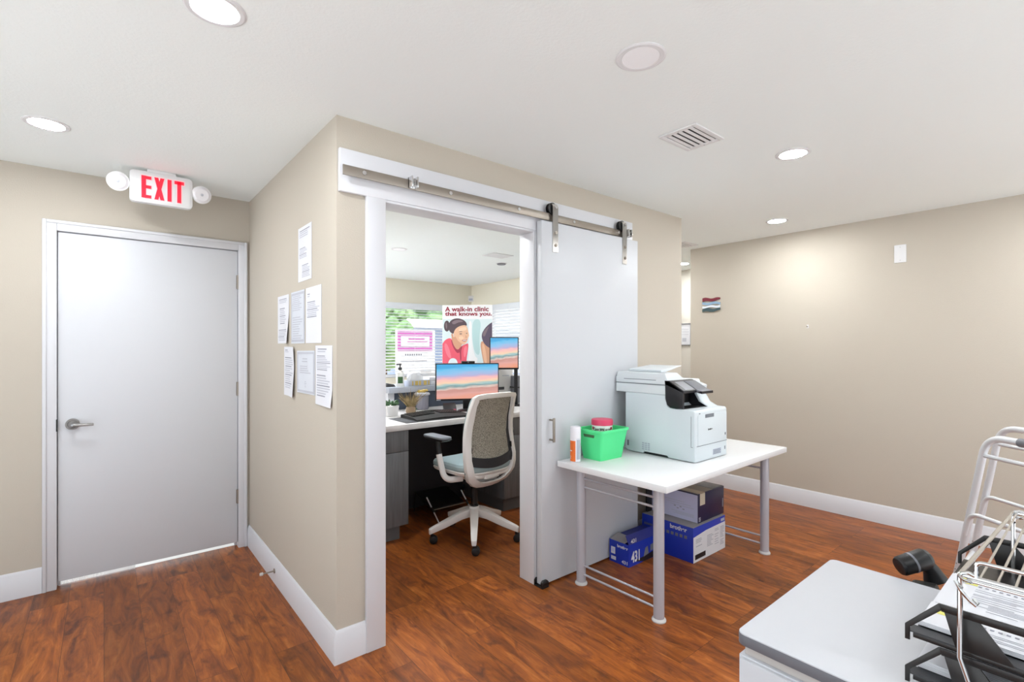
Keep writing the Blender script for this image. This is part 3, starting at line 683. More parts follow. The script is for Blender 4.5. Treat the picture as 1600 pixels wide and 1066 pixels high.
# front details
b = MB(); b.prism(rrect(px0 + 0.03, px1 - 0.006, 0.826, 1.006, 0.008), 'y', 1.5345, 1.5375); fc = b.build('front_cover', 'printer', pr, bevel=0.001)
b = MB(); b.box(px0 + 0.02, px1 + 0.0008, 1.5358, 1.545, 0.8225, 0.8255); b.box(px0 - 0.0008, px0 + 0.01, 1.56, 1.5625, 0.82, 1.0); b.box(px0 - 0.0008, px0 + 0.01, 1.55, 1.5625, 0.8185, 0.821); b.box(px0 - 0.0012, px0 + 0.01, 1.73, 2.1, 1.1715, 1.1755)
b.build('seam', 'printerseam', pr, smooth=False)
MB().box(px0 + 0.11, px0 + 0.21, 1.5335, 1.536, 0.985, 1.006).build('cover_latch', 'printerseam', fc)
text('brand_lettering', 'brother', 'navyblack', fc, (px0 + 0.168, 1.5345, 0.908), (1, 0, 0), (0, 0, 1), width=0.052, bold=0.03, align='CENTER')
b = MB(); b.box(px0 + 0.205, px0 + 0.299, 1.5355, 1.5372, 0.753, 0.786); b.build('label_sticker', 'cangrey', pr)
b = MB()
for i in range(4): b.box(px0 + 0.209, px0 + 0.295 - 0.012 * (i % 2), 1.5348, 1.5354, 0.758 + i * 0.007, 0.7605 + i * 0.007)
b.build('label_print', 'printerseam', pr, smooth=False)
b = MB(); b.box(px0 + 0.045, px0 + 0.058, 1.5355, 1.5372, 1.012, 1.017); b.box(px1 - 0.03, px1 - 0.02, 1.5335, 1.536, 0.86, 0.875); b.box(px1 - 0.03, px1 - 0.022, 1.5355, 1.5372, 0.77, 0.79); b.build('mark', 'printerseam', pr, smooth=False)
b = MB()
for i in range(4):
    for j in range(3): b.box(px0 - 0.001, px0 + 0.005, 1.845 + j * 0.021, 1.861 + j * 0.021, 0.755 + i * 0.0125, 0.7635 + i * 0.0125)
MB().box(px0 - 0.001, px0 + 0.005, 2.005, 2.018, 0.765, 0.80).build('side_latch', 'printerseam', pr, smooth=False); b.build('side_grille', 'cangrey', pr, smooth=False)

# green basket with wipes tub, spray can
bk = thing('basket', 'bright green plastic basket holding the wipes tub on the table', 'basket', (2.37, 2.0, TZ))
def ring(x0, x1, y0, y1, r): return rrect(x0, x1, y0, y1, r, 5)
bo = ring(2.272, 2.476, 1.925, 2.068, 0.012); to = ring(2.246, 2.502, 1.897, 2.095, 0.016); bi = ring(2.277, 2.471, 1.93, 2.063, 0.012); ti = ring(2.252, 2.496, 1.903, 2.089, 0.015)
b = MB(); z0, z1 = TZ, TZ + 0.182
rings = [[b.bm.verts.new((p[0], p[1], z)) for p in P] for P, z in ((bo, z0), (to, z1), (ti, z1), (bi, z0 + 0.004))]
for A, Bq in zip(rings, rings[1:]):
    for i in range(len(A)): b.bm.faces.new((A[i], A[(i + 1) % len(A)], Bq[(i + 1) % len(A)], Bq[i]))
b.bm.faces.new(rings[0]); b.bm.faces.new(rings[-1]); b.build('shell', 'green', bk)
b = MB(); ro = ring(2.240, 2.508, 1.891, 2.101, 0.018); ri = ring(2.2495, 2.4985, 1.9005, 2.0915, 0.015)
rings = [[b.bm.verts.new((p[0], p[1], z)) for p in P] for P, z in ((ri, z1 - 0.008), (ro, z1 - 0.012), (ro, z1 + 0.002), (ri, z1 + 0.002))]
for A, Bq in zip(rings, rings[1:] + rings[:1]):
    for i in range(len(A)): b.bm.faces.new((A[i], A[(i + 1) % len(A)], Bq[(i + 1) % len(A)], Bq[i]))
b.build('rim', 'green', bk)
b = MB(); b.hexa([(2.249, 1.96, z1 - 0.045), (2.249, 2.035, z1 - 0.045), (2.256, 2.035, z1 - 0.045), (2.256, 1.96, z1 - 0.045)], [(2.247, 1.955, z1 - 0.028), (2.247, 2.04, z1 - 0.028), (2.256, 2.04, z1 - 0.028), (2.256, 1.955, z1 - 0.028)])
g = b.build('handle_slot', 'leafgreen', bk); g['label'] = 'dark hand hold slot'
tu = thing('wipes_tub', 'white wipes tub with pink lid inside the green basket', 'tub', (2.368, 1.995, TZ + 0.005))
MB().lathe([(0.058, 0), (0.060, 0.004), (0.063, 0.198), (0.06, 0.202)], (2.368, 1.995, TZ + 0.005), 40).build('body', 'tubwhite', tu)
MB().lathe([(0.066, 0.198), (0.0665, 0.224), (0.063, 0.232), (0.03, 0.236), (0.001, 0.237)], (2.368, 1.995, TZ + 0.005), 40).build('lid', 'pink', tu)
def arc_text(name, s, m, parent, cx, cy, r, ang, z, h, wchar):
    n = len(s)
    for i, ch in enumerate(s):
        if ch == ' ': continue
        a = ang + (i - (n - 1) / 2) * wchar / r
        d = Vector((math.cos(a), math.sin(a), 0)); tx = Vector((-math.sin(a), math.cos(a), 0))
        yield ch, Vector((cx, cy, z)) + d * r, tx
b = MB(); av = math.atan2(-1.995, -2.368)
for ch, p, tx in arc_text('x', 'CaviWipes', 'inkd', tu, 2.368, 1.995, 0.0636, av, TZ + 0.172, 0.02, 0.0125):
    text('lettering', ch, 'navyblack', tu, p, tx, (0, 0, 1), height=0.018 if ch in 'CW' else 0.013, bold=0.03, lift=0.001, align='CENTER')
for s in (-1, 1):
    a0 = av + s * 1.02
    b.sheet(lambda u, v: (2.368 + 0.0638 * math.cos(a0 + (u - 0.5) * 0.32), 1.995 + 0.0638 * math.sin(a0 + (u - 0.5) * 0.32), TZ + 0.178 + v * 0.016), 5, 1)
b.build('label_band', 'pinkd', tu, smooth=False)
cx, cy = 2.165, 2.028
cn = thing('spray_can', 'white and orange spray can standing left of the green basket', 'spray can', (cx, cy, TZ))
MB().lathe([(0.029, 0), (0.031, 0.003), (0.031, 0.128), (0.028, 0.134)], (cx, cy, TZ), 32).build('can', 'canwhite', cn)
MB().lathe([(0.0315, 0.132), (0.0315, 0.202), (0.029, 0.207), (0.001, 0.208)], (cx, cy, TZ), 32).build('cap', 'canwhite', cn)
av = math.atan2(-cy, -cx)
b = MB(); b.sheet(lambda u, v: (cx + 0.0314 * math.cos(av - 1.5 + u * 1.5), cy + 0.0314 * math.sin(av - 1.5 + u * 1.5), TZ + 0.004 + v * 0.122), 10, 1); b.build('orange_label', 'orange', cn)
b = MB(); b.sheet(lambda u, v: (cx + 0.0314 * math.cos(av + 0.22 + u * 0.8), cy + 0.0314 * math.sin(av + 0.22 + u * 0.8), TZ + 0.016 + v * 0.125), 8, 1); b.build('grey_label', 'cangrey', cn)
b = MB()
for z, u0, u1 in ((0.02, -1.3, -1.0), (0.03, -1.2, -0.95), (0.064, -1.5, -0.7)): b.sheet(lambda u, v: (cx + 0.0317 * math.cos(av + u0 + u * (u1 - u0)), cy + 0.0317 * math.sin(av + u0 + u * (u1 - u0)), TZ + z + v * 0.005), 5, 1)
b.build('label_print', 'canwhite', cn)

# ------------------------------------------------------------------ toner boxes under the table
def front_text(parent, s, m, x, y, z, wd=None, ht=None, bold=0.02, face='y', **k):
    if face == 'y': return text('lettering', s, m, parent, (x, y, z), (1, 0, 0), (0, 0, 1), width=wd, height=ht, bold=bold, **k)
    return text('lettering', s, m, parent, (x, y, z), (0, -1, 0), (0, 0, 1), width=wd, height=ht, bold=bold, **k)
sx0, sx1, sy0, sy1, sz = 2.577, 2.93, 1.952, 2.108, 0.142
sb = thing('toner_box', 'opened blue toner box marked 431, smallest and nearest the front left leg', 'box', (2.75, 2.03, 0), 0, 'printer supply boxes under the table')
b = MB(); th = 0.003
b.box(sx0, sx1, sy0, sy0 + th, 0, sz); b.box(sx0, sx1, sy1 - th, sy1, 0, sz); b.box(sx0, sx0 + th, sy0 + th, sy1 - th, 0, sz); b.box(sx1 - th, sx1, sy0 + th, sy1 - th, 0, sz); b.box(sx0 + th, sx1 - th, sy0 + th, sy1 - th, 0, th)
bx_ = b.build('carton', 'blue', sb, smooth=False)
b = MB(); b.hexa([(sx0, sy0, sz), (sx1, sy0, sz), (sx1, sy0 + 0.002, sz), (sx0, sy0 + 0.002, sz)], [(sx0 + 0.004, sy0 + 0.028, sz + 0.052), (sx1, sy0 + 0.028, sz + 0.052), (sx1, sy0 + 0.03, sz + 0.052), (sx0 + 0.004, sy0 + 0.03, sz + 0.052)])
fl = b.build('side_flap', 'blued', sb, smooth=False); fl['label'] = 'dark blue flap standing up'
b = MB(); b.hexa([(sx0 + 0.002, sy0 + 0.035, sz), (sx0 + 0.002, sy1, sz), (sx0 + 0.004, sy1, sz + 0.001), (sx0 + 0.004, sy0 + 0.035, sz + 0.001)], [(sx0 + 0.09, sy0 + 0.03, sz + 0.012), (sx0 + 0.09, sy1, sz + 0.02), (sx0 + 0.09, sy1, sz + 0.022), (sx0 + 0.09, sy0 + 0.03, sz + 0.014)])
f2 = b.build('end_flap', 'boxtop', sb, smooth=False); f2['label'] = 'grey folded end flap'
b = MB(); b.box(sx0 + 0.07, sx1, sy0 + 0.04, sy1, sz + 0.004, sz + 0.010); b.build('top_flap', 'blued', sb, smooth=False)
b = MB(); b.prism([(sx0 + 0.0005, 0.04), (sx0 + 0.05, 0.03), (sx0 + 0.2, 0.035), (sx0 + 0.35, 0.06), (sx1, 0.085), (sx1, 0.005), (sx0 + 0.16, 0.0)], 'y', sy0 - 0.0008, sy0); b.build('dark_swoosh', 'navyblack', bx_, smooth=False)
b = MB(); b.prism([(sx0 + 0.155, 0.03), (sx0 + 0.21, 0.04), (sx0 + 0.20, 0.09), (sx0 + 0.175, 0.085)], 'y', sy0 - 0.0014, sy0); b.prism([(sx0 + 0.23, 0.05), (sx0 + 0.33, 0.06), (sx0 + 0.33, 0.105), (sx0 + 0.23, 0.09)], 'y', sy0 - 0.0014, sy0); b.build('printed_picture', 'panelgrey', bx_, smooth=False)
front_text(bx_, '431', 'boxwhite', sx0 + 0.022, sy0 - 0.0014, 0.022, 0.088, 0.072, 0.03)
front_text(bx_, '30', 'boxwhite', sx0 + 0.265, sy0 - 0.0014, 0.112, 0.05, 0.016)
front_text(fl, '431', 'boxwhite', sx0 + 0.02, sy0 + 0.0, sz + 0.006, 0.055, 0.026, 0.02)
front_text(bx_, 'brother', 'boxwhite', sx0 - 0.0008, sy1 - 0.065, 0.106, 0.085, None, 0.03, 'x')
front_text(bx_, '431', 'boxwhite', sx0 - 0.0008, sy1 - 0.10, 0.012, 0.046, 0.022, 0.03, 'x')
b = MB(); b.box(sx0 - 0.0012, sx0, sy1 - 0.047, sy1 - 0.014, 0.054, 0.098); b.box(sx0 - 0.0012, sx0, sy1 - 0.053, sy1 - 0.014, 0.016, 0.038); b.build('label_sticker', 'boxwhite', bx_, smooth=False)
b = MB(); b.box(sx0 - 0.0018, sx0, sy1 - 0.04, sy1 - 0.02, 0.066, 0.09); b.box(sx0 - 0.0018, sx0, sy1 - 0.047, sy1 - 0.02, 0.024, 0.03); b.build('label_print', 'boxlav', bx_, smooth=False)

gx0, gx1, gy0, gy1, gz = 2.947, 3.362, 1.722, 2.118, 0.229
gb = thing('drum_box', 'large blue and white printer supply box on the floor under the table', 'box', (3.15, 1.92, 0), 0, 'printer supply boxes under the table')
ct = MB().box(gx0, gx1, gy0, gy1, 0, gz).build('carton', 'blue', gb, bevel=0.002)
MB().box(gx0 + 0.002, gx1 - 0.002, gy0 + 0.002, gy1 - 0.002, gz, gz + 0.002).build('top_flap', 'boxtop', gb)
b = MB(); b.prism([(gx0 + 0.001, 0.0015), (gx1 - 0.001, 0.0015), (gx1 - 0.001, gz - 0.042), (gx0 + 0.16, gz - 0.046), (gx0 + 0.001, gz - 0.062)], 'y', gy0 - 0.001, gy0); wp = b.build('white_panel', 'boxwhite', gb, smooth=False)
b = MB(); rr = random.Random(3)
for cx0, cw, rows in ((0.03, 0.09, (0.125, 0.135, 0.145, 0.1)), (0.17, 0.085, (0.07, 0.08, 0.09, 0.10, 0.11, 0.12, 0.13, 0.14)), (0.27, 0.06, (0.06, 0.075, 0.09, 0.11, 0.125, 0.15, 0.16)), (0.345, 0.055, (0.04, 0.05, 0.06, 0.07, 0.09, 0.1, 0.11, 0.12, 0.13, 0.14, 0.15, 0.16))):
    for z in rows: b.box(gx0 + cx0, gx0 + cx0 + cw * (0.6 + 0.4 * rr.random()), gy0 - 0.0016, gy0 - 0.001, z, z + 0.0035)
b.build('printed_text', 'ink', wp, smooth=False)
b = MB(); b.box(gx0 + 0.02, gx0 + 0.15, gy0 - 0.0016, gy0 - 0.001, 0.018, 0.05); b.build('black_label', 'navyblack', wp, smooth=False)
b = MB(); b.box(gx1 - 0.06, gx1 - 0.012, gy0 - 0.0012, gy0, gz - 0.032, gz - 0.014); b.build('code_mark', 'cangrey', gb, smooth=False)
front_text(ct, 'brother', 'boxwhite', gx0 - 0.0006, gy0 + 0.17, gz - 0.04, 0.125, None, 0.03, 'x')
b = MB()
for i in range(7): b.box(gx0 - 0.001, gx0, gy0 + 0.045 + i * 0.033, gy0 + 0.066 + i * 0.033, gz - 0.082 - 0.0, gz - 0.062)
for i in range(7): b.box(gx0 - 0.001, gx0, gy0 + 0.31 + i * 0.01, gy0 + 0.316 + i * 0.01, gz - 0.07, gz - 0.055)
b.build('printed_icons', 'panelgrey', ct, smooth=False)

ux0, ux1, uy0, uy1, uz0, uz1 = 3.047, 3.39, 1.745, 2.105, gz + 0.0025, 0.424
ub = thing('supply_carton', 'dark navy carton with lavender end, lying on the large blue box', 'box', (3.2, 1.92, uz0), 0, 'printer supply boxes under the table')
uc = MB().box(ux0, ux1, uy0, uy1, uz0, uz1).build('carton', 'navy', ub, bevel=0.003)
MB().box(ux0 - 0.0012, ux0 + 0.0005, uy0 + 0.004, uy1 - 0.003, uz0 + 0.002, uz1 - 0.006).build('end_panel', 'boxlav', ub)
MB().box(ux0 + 0.01, ux0 + 0.20, uy0 + 0.008, uy1 - 0.004, uz1, uz1 + 0.0015).build('grey_flap', 'boxgrey', ub)
MB().box(ux0 + 0.20, ux1 - 0.008, uy0 + 0.01, uy1 - 0.004, uz1, uz1 + 0.003).build('top_flap', 'panelgrey', ub)
b = MB(); b.box(ux0 + 0.022, ux0 + 0.085, uy0 - 0.001, uy0 + 0.001, uz1 - 0.078, uz1); b.box(ux0 + 0.022, ux0 + 0.085, uy0, uy0 + 0.16, uz1 + 0.0016, uz1 + 0.0024); b.build('tape_strip', 'tape', ub, smooth=False)
b = MB()
for i, (z, y0, y1) in enumerate(((0.32, 0.03, 0.21), (0.335, 0.05, 0.24), (0.35, 0.10, 0.28), (0.262, 0.03, 0.19), (0.27, 0.03, 0.17), (0.278, 0.03, 0.2))): b.box(ux0 - 0.0018, ux0 - 0.0012, uy0 + y0, uy0 + y1, z, z + 0.003)
b.build('printed_text', 'cangrey', uc, smooth=False)
b = MB()
for i in range(4): b.box(ux0 - 0.0018, ux0 - 0.0012, uy0 + 0.10 + i * 0.022, uy0 + 0.115 + i * 0.022, 0.298 + 0.012 * (i % 2), 0.304 + 0.012 * (i % 2))
b.build('printed_marks', 'ink', uc, smooth=False)
b = MB()
for z in (0.242, 0.252, 0.262): b.box(ux0 + 0.008, ux0 + 0.03, uy0 - 0.0008, uy0, z, z + 0.006)
b.box(ux1 - 0.022, ux1 - 0.014, uy0 - 0.0008, uy0, 0.28, 0.34); b.build('printed_code', 'cangrey', uc, smooth=False)
solo(MB().box(2.985, 3.043, 2.100, 2.116, gz + 0.0025, 0.43), 'black_panel', 'black', 'black upright panel standing between the navy carton and the wall', 'panel', (3.014, 2.108, gz + 0.0025), bevel=0.002)

# ------------------------------------------------------------------ white desk in the right foreground
DZ = 0.735
dk = thing('desk', 'white desk with grey edge in the right foreground', 'desk', (1.47, -0.3, 0))
b = MB(); b.prism(rrect(1.152, 1.780, -1.2, 0.563, 0.02), 'z', DZ - 0.0035, DZ); b.build('worktop', 'deskwhite', dk, bevel=0.001)
b = MB(); b.prism(rrect(1.151, 1.781, -1.201, 0.564, 0.021), 'z', DZ - 0.027, DZ - 0.0035); e = b.build('edge_band', 'deskedge', dk, bevel=0.001); e['label'] = 'dark grey edge'
MB().box(1.166, 1.765, -1.185, 0.548, DZ - 0.052, DZ - 0.027).build('reveal_rail', 'revealshade', dk)
MB().box(1.156, 1.775, -1.195, 0.558, 0.06, DZ - 0.052).build('cabinet_body', 'deskwhite', dk, bevel=0.002)
MB().box(1.19, 1.75, -1.16, 0.53, 0.0, 0.06).build('plinth', 'deskedge', dk)
for y0, y1 in ((-1.19, -0.62), (-0.61, -0.04), (-0.03, 0.553)):
    d = MB().box(1.146, 1.156, y0, y1, 0.075, DZ - 0.056).build('door', 'deskwhite', dk, bevel=0.002)
    MB().tube(bend([(1.146, y0 + 0.06, 0.62), (1.118, y0 + 0.06, 0.62), (1.118, y0 + 0.06, 0.50), (1.146, y0 + 0.06, 0.50)], 0.01), 0.005, 8).build('handle', 'satin', d)

# stacked letter trays
TX0, TX1, TY0, TY1 = 1.24, 1.776, -0.16, 0.262
def side_panel(xa, xb, z, t):
    zt = z + 0.084
    b = MB()
    b.prism([(0.21, zt), (0.262, z + 0.024), (0.262, z - 0.006), (0.254, z - 0.006), (0.254, z + 0.020), (0.206, zt - 0.012)], 'x', xa, xb)
    b.prism([(0.21, zt), (0.206, zt - 0.014), (TY0, zt - 0.014), (TY0, zt)], 'x', xa, xb)
    b.prism([(0.202, zt - 0.013), (0.152, zt - 0.013), (0.106, z + 0.010), (0.186, z + 0.010)], 'x', xa, xb)
    b.prism([(0.02, zt - 0.013), (-0.03, zt - 0.013), (-0.065, z + 0.010), (0.0, z + 0.010)], 'x', xa, xb)
    b.prism([(TY0, z + 0.012), (TY0 + 0.03, z + 0.012), (TY0 + 0.03, zt - 0.013), (TY0, zt - 0.013)], 'x', xa, xb)
    return b
for k, (z, lab) in enumerate(((0.745, 'black letter tray standing on the desk, lower of the stacked pair'), (0.829, 'black letter tray on top, upper of the stacked pair'))):
    t = thing('letter_tray', lab, 'letter tray', ((TX0 + TX1) / 2, 0.05, z), 0, 'stacked black letter trays')
    b = MB(); b.box(TX0, TX1, TY0, 0.25, z, z + 0.0095); b.build('tray_floor', 'traypl', t, bevel=0.0008)
    MB().box(TX0, TX0 + 0.033, TY0 + 0.02, 0.257, z + 0.0095, z + 0.0115).build('floor_lip', 'charcoal', t)
    side_panel(TX0 - 0.004, TX0, z, t).build('side_panel', 'traypl', t, bevel=0.0006)
    side_panel(TX1, TX1 + 0.004, z, t).build('side_panel', 'traypl', t, bevel=0.0006)
    MB().box(TX0, TX1, TY0 - 0.003, TY0, z, z + 0.083).build('back_panel', 'traypl', t)
    b = MB()
    for x in (TX0 + 0.01, TX1 - 0.03):
        for y in (TY0 + 0.02, 0.21): b.box(x, x + 0.02, y, y + 0.03, z - (0.010 if k == 0 else 0.0), z)
    b.build('riser_foot', 'traypl', t) if k == 0 else b.bm.free()
def stack(x0, x1, y0, y1, z, h, label, head, seed):
    t = thing('paper_stack', label, 'paper stack', ((x0 + x1) / 2, (y0 + y1) / 2, z), 0, 'paper stacks in the letter trays')
    rr = random.Random(seed); b = MB(); n = 5
    for i in range(n):
        dx, dy = rr.uniform(-0.002, 0.002), rr.uniform(-0.003, 0.003)
        b.box(x0 + dx, x1 + dx, y0 + dy, y1 + dy, z + h * i / n, z + h * (i + 1) / n - 0.0003)
    p = b.build('sheets', 'paper', t, smooth=False)
    zt = z + h + 0.0002
    if head:
        MB().box(x1 - 0.056, x1 - 0.018, y1 - 0.050, y1 - 0.014, zt, zt + 0.0004).build('yellow_mark', 'yellow', p, smooth=False)
    b = MB()
    for i in range(11): b.box(x1 - 0.058, x1 - 0.052, y1 - 0.052 - i * 0.0115 - 0.006, y1 - 0.052 - i * 0.0115, zt, zt + 0.0004)
    b.build('heading_text', 'ink', p, smooth=False)
    b = MB(); x = x1 - 0.075
    while x > x0 + 0.015:
        b.box(x - 0.0022, x, y1 - 0.055 - rr.uniform(0.06, 0.18), y1 - 0.05 - rr.choice((0, 0, 0.03)), zt, zt + 0.0003); x -= rr.choice((0.007, 0.007, 0.012))
    b.build('printed_text', 'inkl', p, smooth=False)
stack(1.4, 1.615, -0.03, 0.246, 0.829 + 0.0098, 0.012, 'paper stack with yellow mark in the upper tray, farther one', True, 1)
stack(1.277, 1.394, -0.02, 0.248, 0.829 + 0.0118, 0.010, 'paper stack with yellow mark in the upper tray, nearer one', True, 2)
stack(1.277, 1.47, -0.03, 0.249, 0.745 + 0.0118, 0.016, 'white paper stack in the lower tray', False, 3)

# chrome wire rack standing over the trays
rk = thing('wire_rack', 'chrome wire rack standing on the desk over the black letter trays', 'wire rack', (1.5, -0.1, DZ))
RX0, RX1, RY0, RY1, RZ = 1.213, 1.768, -0.36, 0.176, 0.988
def RB(pts, r, nm, seg=10, closed=False): MB().tube(pts, r, seg, closed).build(nm, 'chrome', rk)
for x, y, sx, sy in ((RX0, RY1, 0, -1), (RX1, RY1 - 0.02, 0, -1), (RX0, RY0, 0, 1), (RX1, RY0, 0, 1)):
    RB([(x, y + sy * 0.014, DZ), (x, y + sy * 0.012, DZ + 0.06), (x, y, DZ + 0.10), (x, y, RZ - 0.004), (x, y + sy * 0.004, RZ + 0.003), (x, y + sy * 0.012, RZ + 0.006), (x, y + sy * 0.02, RZ + 0.003)], 0.0042, 'leg')
RB(bend([(RX0, RY1, RZ), (RX0, RY0, RZ), (RX1, RY0, RZ), (RX1, RY1 - 0.02, RZ), (RX0, RY1, RZ)], 0.012), 0.004, 'frame_wire')
RB([(RX0 - 0.004, RY1 - 0.01, RZ - 0.006), (RX0 - 0.004, RY0, RZ - 0.006)], 0.003, 'frame_wire')
RB(bend([(RX0, RY1 - 0.022, RZ), (RX0, RY1 - 0.022, RZ + 0.03), (RX0, RY0 + 0.02, RZ + 0.03), (RX0, RY0 + 0.02, RZ)], 0.01), 0.0036, 'guard_rail')
n = 24
for i in range(1, n):
    y = RY1 - 0.005 - (RY1 - RY0) * i / n
    RB([(RX0, y, RZ + 0.002), (RX1, y, RZ + 0.002)], 0.0021, 'shelf_wire', 8)
for x in (RX0, RX1 - 0.006):
    y = RY1 if x == RX0 else RY1 - 0.02
    pts = [(x - 0.002 + 0.010 * math.cos(a), y - 0.008 + 0.010 * math.sin(a) * 0.9, RZ + 0.004 - 0.0016 * i) for i, a in enumerate([k * 0.6 for k in range(16)])]
    RB(pts, 0.0026, 'corner_clip', 8)
RB([(RX0 - 0.004, RY1 + 0.006, RZ - 0.012), (RX0 - 0.008, RY1 - 0.002, RZ - 0.026), (RX0 - 0.008, RY1 - 0.014, RZ - 0.040), (RX0 - 0.006, RY1 - 0.022, RZ - 0.047), (RX0 - 0.002, RY1 - 0.024, RZ - 0.044), (RX0 - 0.001, RY1 - 0.018, RZ - 0.038)], 0.0032, 'leg_clip', 8)

# black clamp-on device at the far side of the desk
cl = thing('clamp_device', 'black cylinder headed device clamped on the far edge of white desk', 'clamp device', (1.80, 0.37, DZ))
hc = Vector((1.850, 0.372, 0.768)); ax = Vector((0.70, -0.60, 0.30)).normalized()
b = MB(); b.cyl(hc - ax * 0.044, hc - ax * 0.038, 0.024, 28, 0.0275); b.cyl(hc - ax * 0.038, hc + ax * 0.034, 0.0275, 28, 0.0295); b.cyl(hc + ax * 0.034, hc + ax * 0.046, 0.0295, 28, 0.023)
hd = b.build('cylinder_head', 'black', cl, bevel=0.001)
b = MB(); b.cyl(hc - ax * 0.008, hc - ax * 0.002, 0.0292, 28); b.build('band', 'panelgrey', hd)
b = MB(); p = hc + ax * 0.03
b.tube([p + Vector((0.0, -0.0, -0.005)), p + Vector((0.012, -0.016, -0.028)), p + Vector((0.018, -0.026, -0.058))], [0.02, 0.021, 0.03], 14); b.build('neck', 'black', cl)
b = MB(); q = p + Vector((0.018, -0.026, -0.06))
b.hexa([(1.786, 0.30, 0.66), (1.87, 0.30, 0.66), (1.87, 0.40, 0.66), (1.786, 0.40, 0.66)], [(1.8, 0.318, 0.722), (1.862, 0.318, 0.722), (1.862, 0.372, 0.716), (1.8, 0.372, 0.716)]); b.build('base_block', 'blackmat', cl, bevel=0.006)
MB().box(1.7815, 1.79, 0.31, 0.39, 0.66, 0.733).build('clamp_plate', 'blackmat', cl, bevel=0.001)

# walker (folded aluminium walking frame) by the right hand wall
def Wp(f, l, z): return Vector((FW[0] * f + RT[0] * l, FW[1] * f + RT[1] * l, z))
wk = thing('walker', 'aluminium walking frame with grey grips beside the right hand wall', 'walker', Wp(2.2, 2.25, 0))
for l, f0 in ((2.125, 2.2), (2.45, 2.465)):
    pts = bend([Wp(f0 + 0.225, l, 0.012), Wp(f0 + 0.012, l, 1.006), Wp(f0 - 0.42, l, 1.006), Wp(f0 - 0.60, l, 0.012)], 0.085, 10)
    MB().tube(pts, 0.0148, 16).build('side_frame', 'alu', wk)
    MB().tube([Wp(f0 - 0.132, l, 1.006), Wp(f0 - 0.30, l, 1.006)], 0.0185, 16).build('hand_grip', 'panelgrey', wk, bevel=0.002)
    MB().tube([Wp(f0 + 0.030, l, 0.918), Wp(f0 - 0.435, l, 0.918)], 0.0095, 12).build('upper_bar', 'alu', wk)
    MB().tube(bend([Wp(f0 + 0.108, l - 0.012, 0.53), Wp(f0 + 0.078, l - 0.012, 0.642), Wp(f0 - 0.46, l - 0.012, 0.642), Wp(f0 - 0.50, l - 0.012, 0.53)], 0.05, 8), 0.0095, 12).build('lower_bar', 'alu', wk)
    for df in (0.225, -0.60):
        p = Wp(f0 + df, l, 0.0); MB().cyl(p, p + Vector((0, 0, 0.045)), 0.02, 16, 0.017).build('rubber_foot', 'rubber', wk)
    b = MB()
    for k in range(7):
        z = 0.2 + k * 0.03; f = f0 + 0.225 - 0.2145 * (z - 0.012) - 0.0; p = Wp(f - 0.0, l - 0.0145, z); b.cyl(p, p + Vector((RT[0], RT[1], 0)) * -0.0012, 0.003, 8)
    b.build('height_button', 'satin', wk)
MB().tube([Wp(2.2 + 0.16, 2.125, 0.32), Wp(2.465 + 0.16, 2.45, 0.32)], 0.010, 12).build('cross_brace', 'alu', wk)

# ------------------------------------------------------------------ office: windows and outside
struct(MB().box(-2.4, 0.797, 3.961, 9.0, -0.1, -0.001).build('ground_1', 'concrete', smooth=False), 'pale concrete outside the exit door', 'ground')
struct(MB().box(-14, -2.4, -2.6, 9, -0.25, -0.1).build('bounce_paving_west', 'concrete', smooth=False), 'added pale paving, unseen on the left, bouncing sunlight indoors', 'ground')  # unseen paving added to bounce sunlight through the left bays
struct(MB().box(-14, 14, -16, -2.6, -0.25, -0.1).build('bounce_paving_south', 'concrete', smooth=False), 'added pale paving behind the viewpoint, bouncing sunlight indoors', 'ground')  # unseen paving added to bounce sunlight through the rear bays
struct(MB().box(0.797, 22, 6.97, 26, -0.25, -0.1).build('ground_2', 'ground', smooth=False), 'pale sandy ground outside the office windows', 'ground')
struct(MB().box(4.89, 22, -1, 6.97, -0.25, -0.1).build('ground_3', 'ground', smooth=False), 'pale sandy ground outside the office right wall', 'ground')
def window(name, axis, c, a0, a1, z0, z1, lab):
    d = 0.045; b = MB(); f = 0.045
    def bx(p0, p1, q0, q1): b.box(p0, p1, c, c + d, q0, q1) if axis == 'y' else b.box(c, c + d, p0, p1, q0, q1)
    bx(a0, a1, z0, z0 + f); bx(a0, a1, z1 - f, z1); n = 2
    for i in range(n + 1):
        p = a0 + (a1 - a0 - f) * i / n; bx(p, p + f, z0 + f, z1 - f)
    o = struct(b.build(name, 'trim', smooth=False), lab, 'window')
    b = MB(); bx2 = (lambda p0, p1, q0, q1: b.box(p0, p1, c + 0.02, c + 0.024, q0, q1)) if axis == 'y' else (lambda p0, p1, q0, q1: b.box(c + 0.02, c + 0.024, p0, p1, q0, q1))
    bx2(a0 + f, a1 - f, z0 + f, z1 - f); b.build('window_pane', 'glass', o, smooth=False)
window('window_1', 'y', 6.905, 1.2, 4.65, 0.95, 2.08, 'wide window in the office back wall behind the blind')
window('added_window', 'x', 0.83, 4.7, 6.6, 0.3, 2.15, 'added unseen side window lighting the far corner of the office')  # added out of view so sunlight can brighten the office
window('window_2', 'x', 4.825, 4.5, 6.35, 0.95, 2.08, 'window in the office right wall behind its blind')
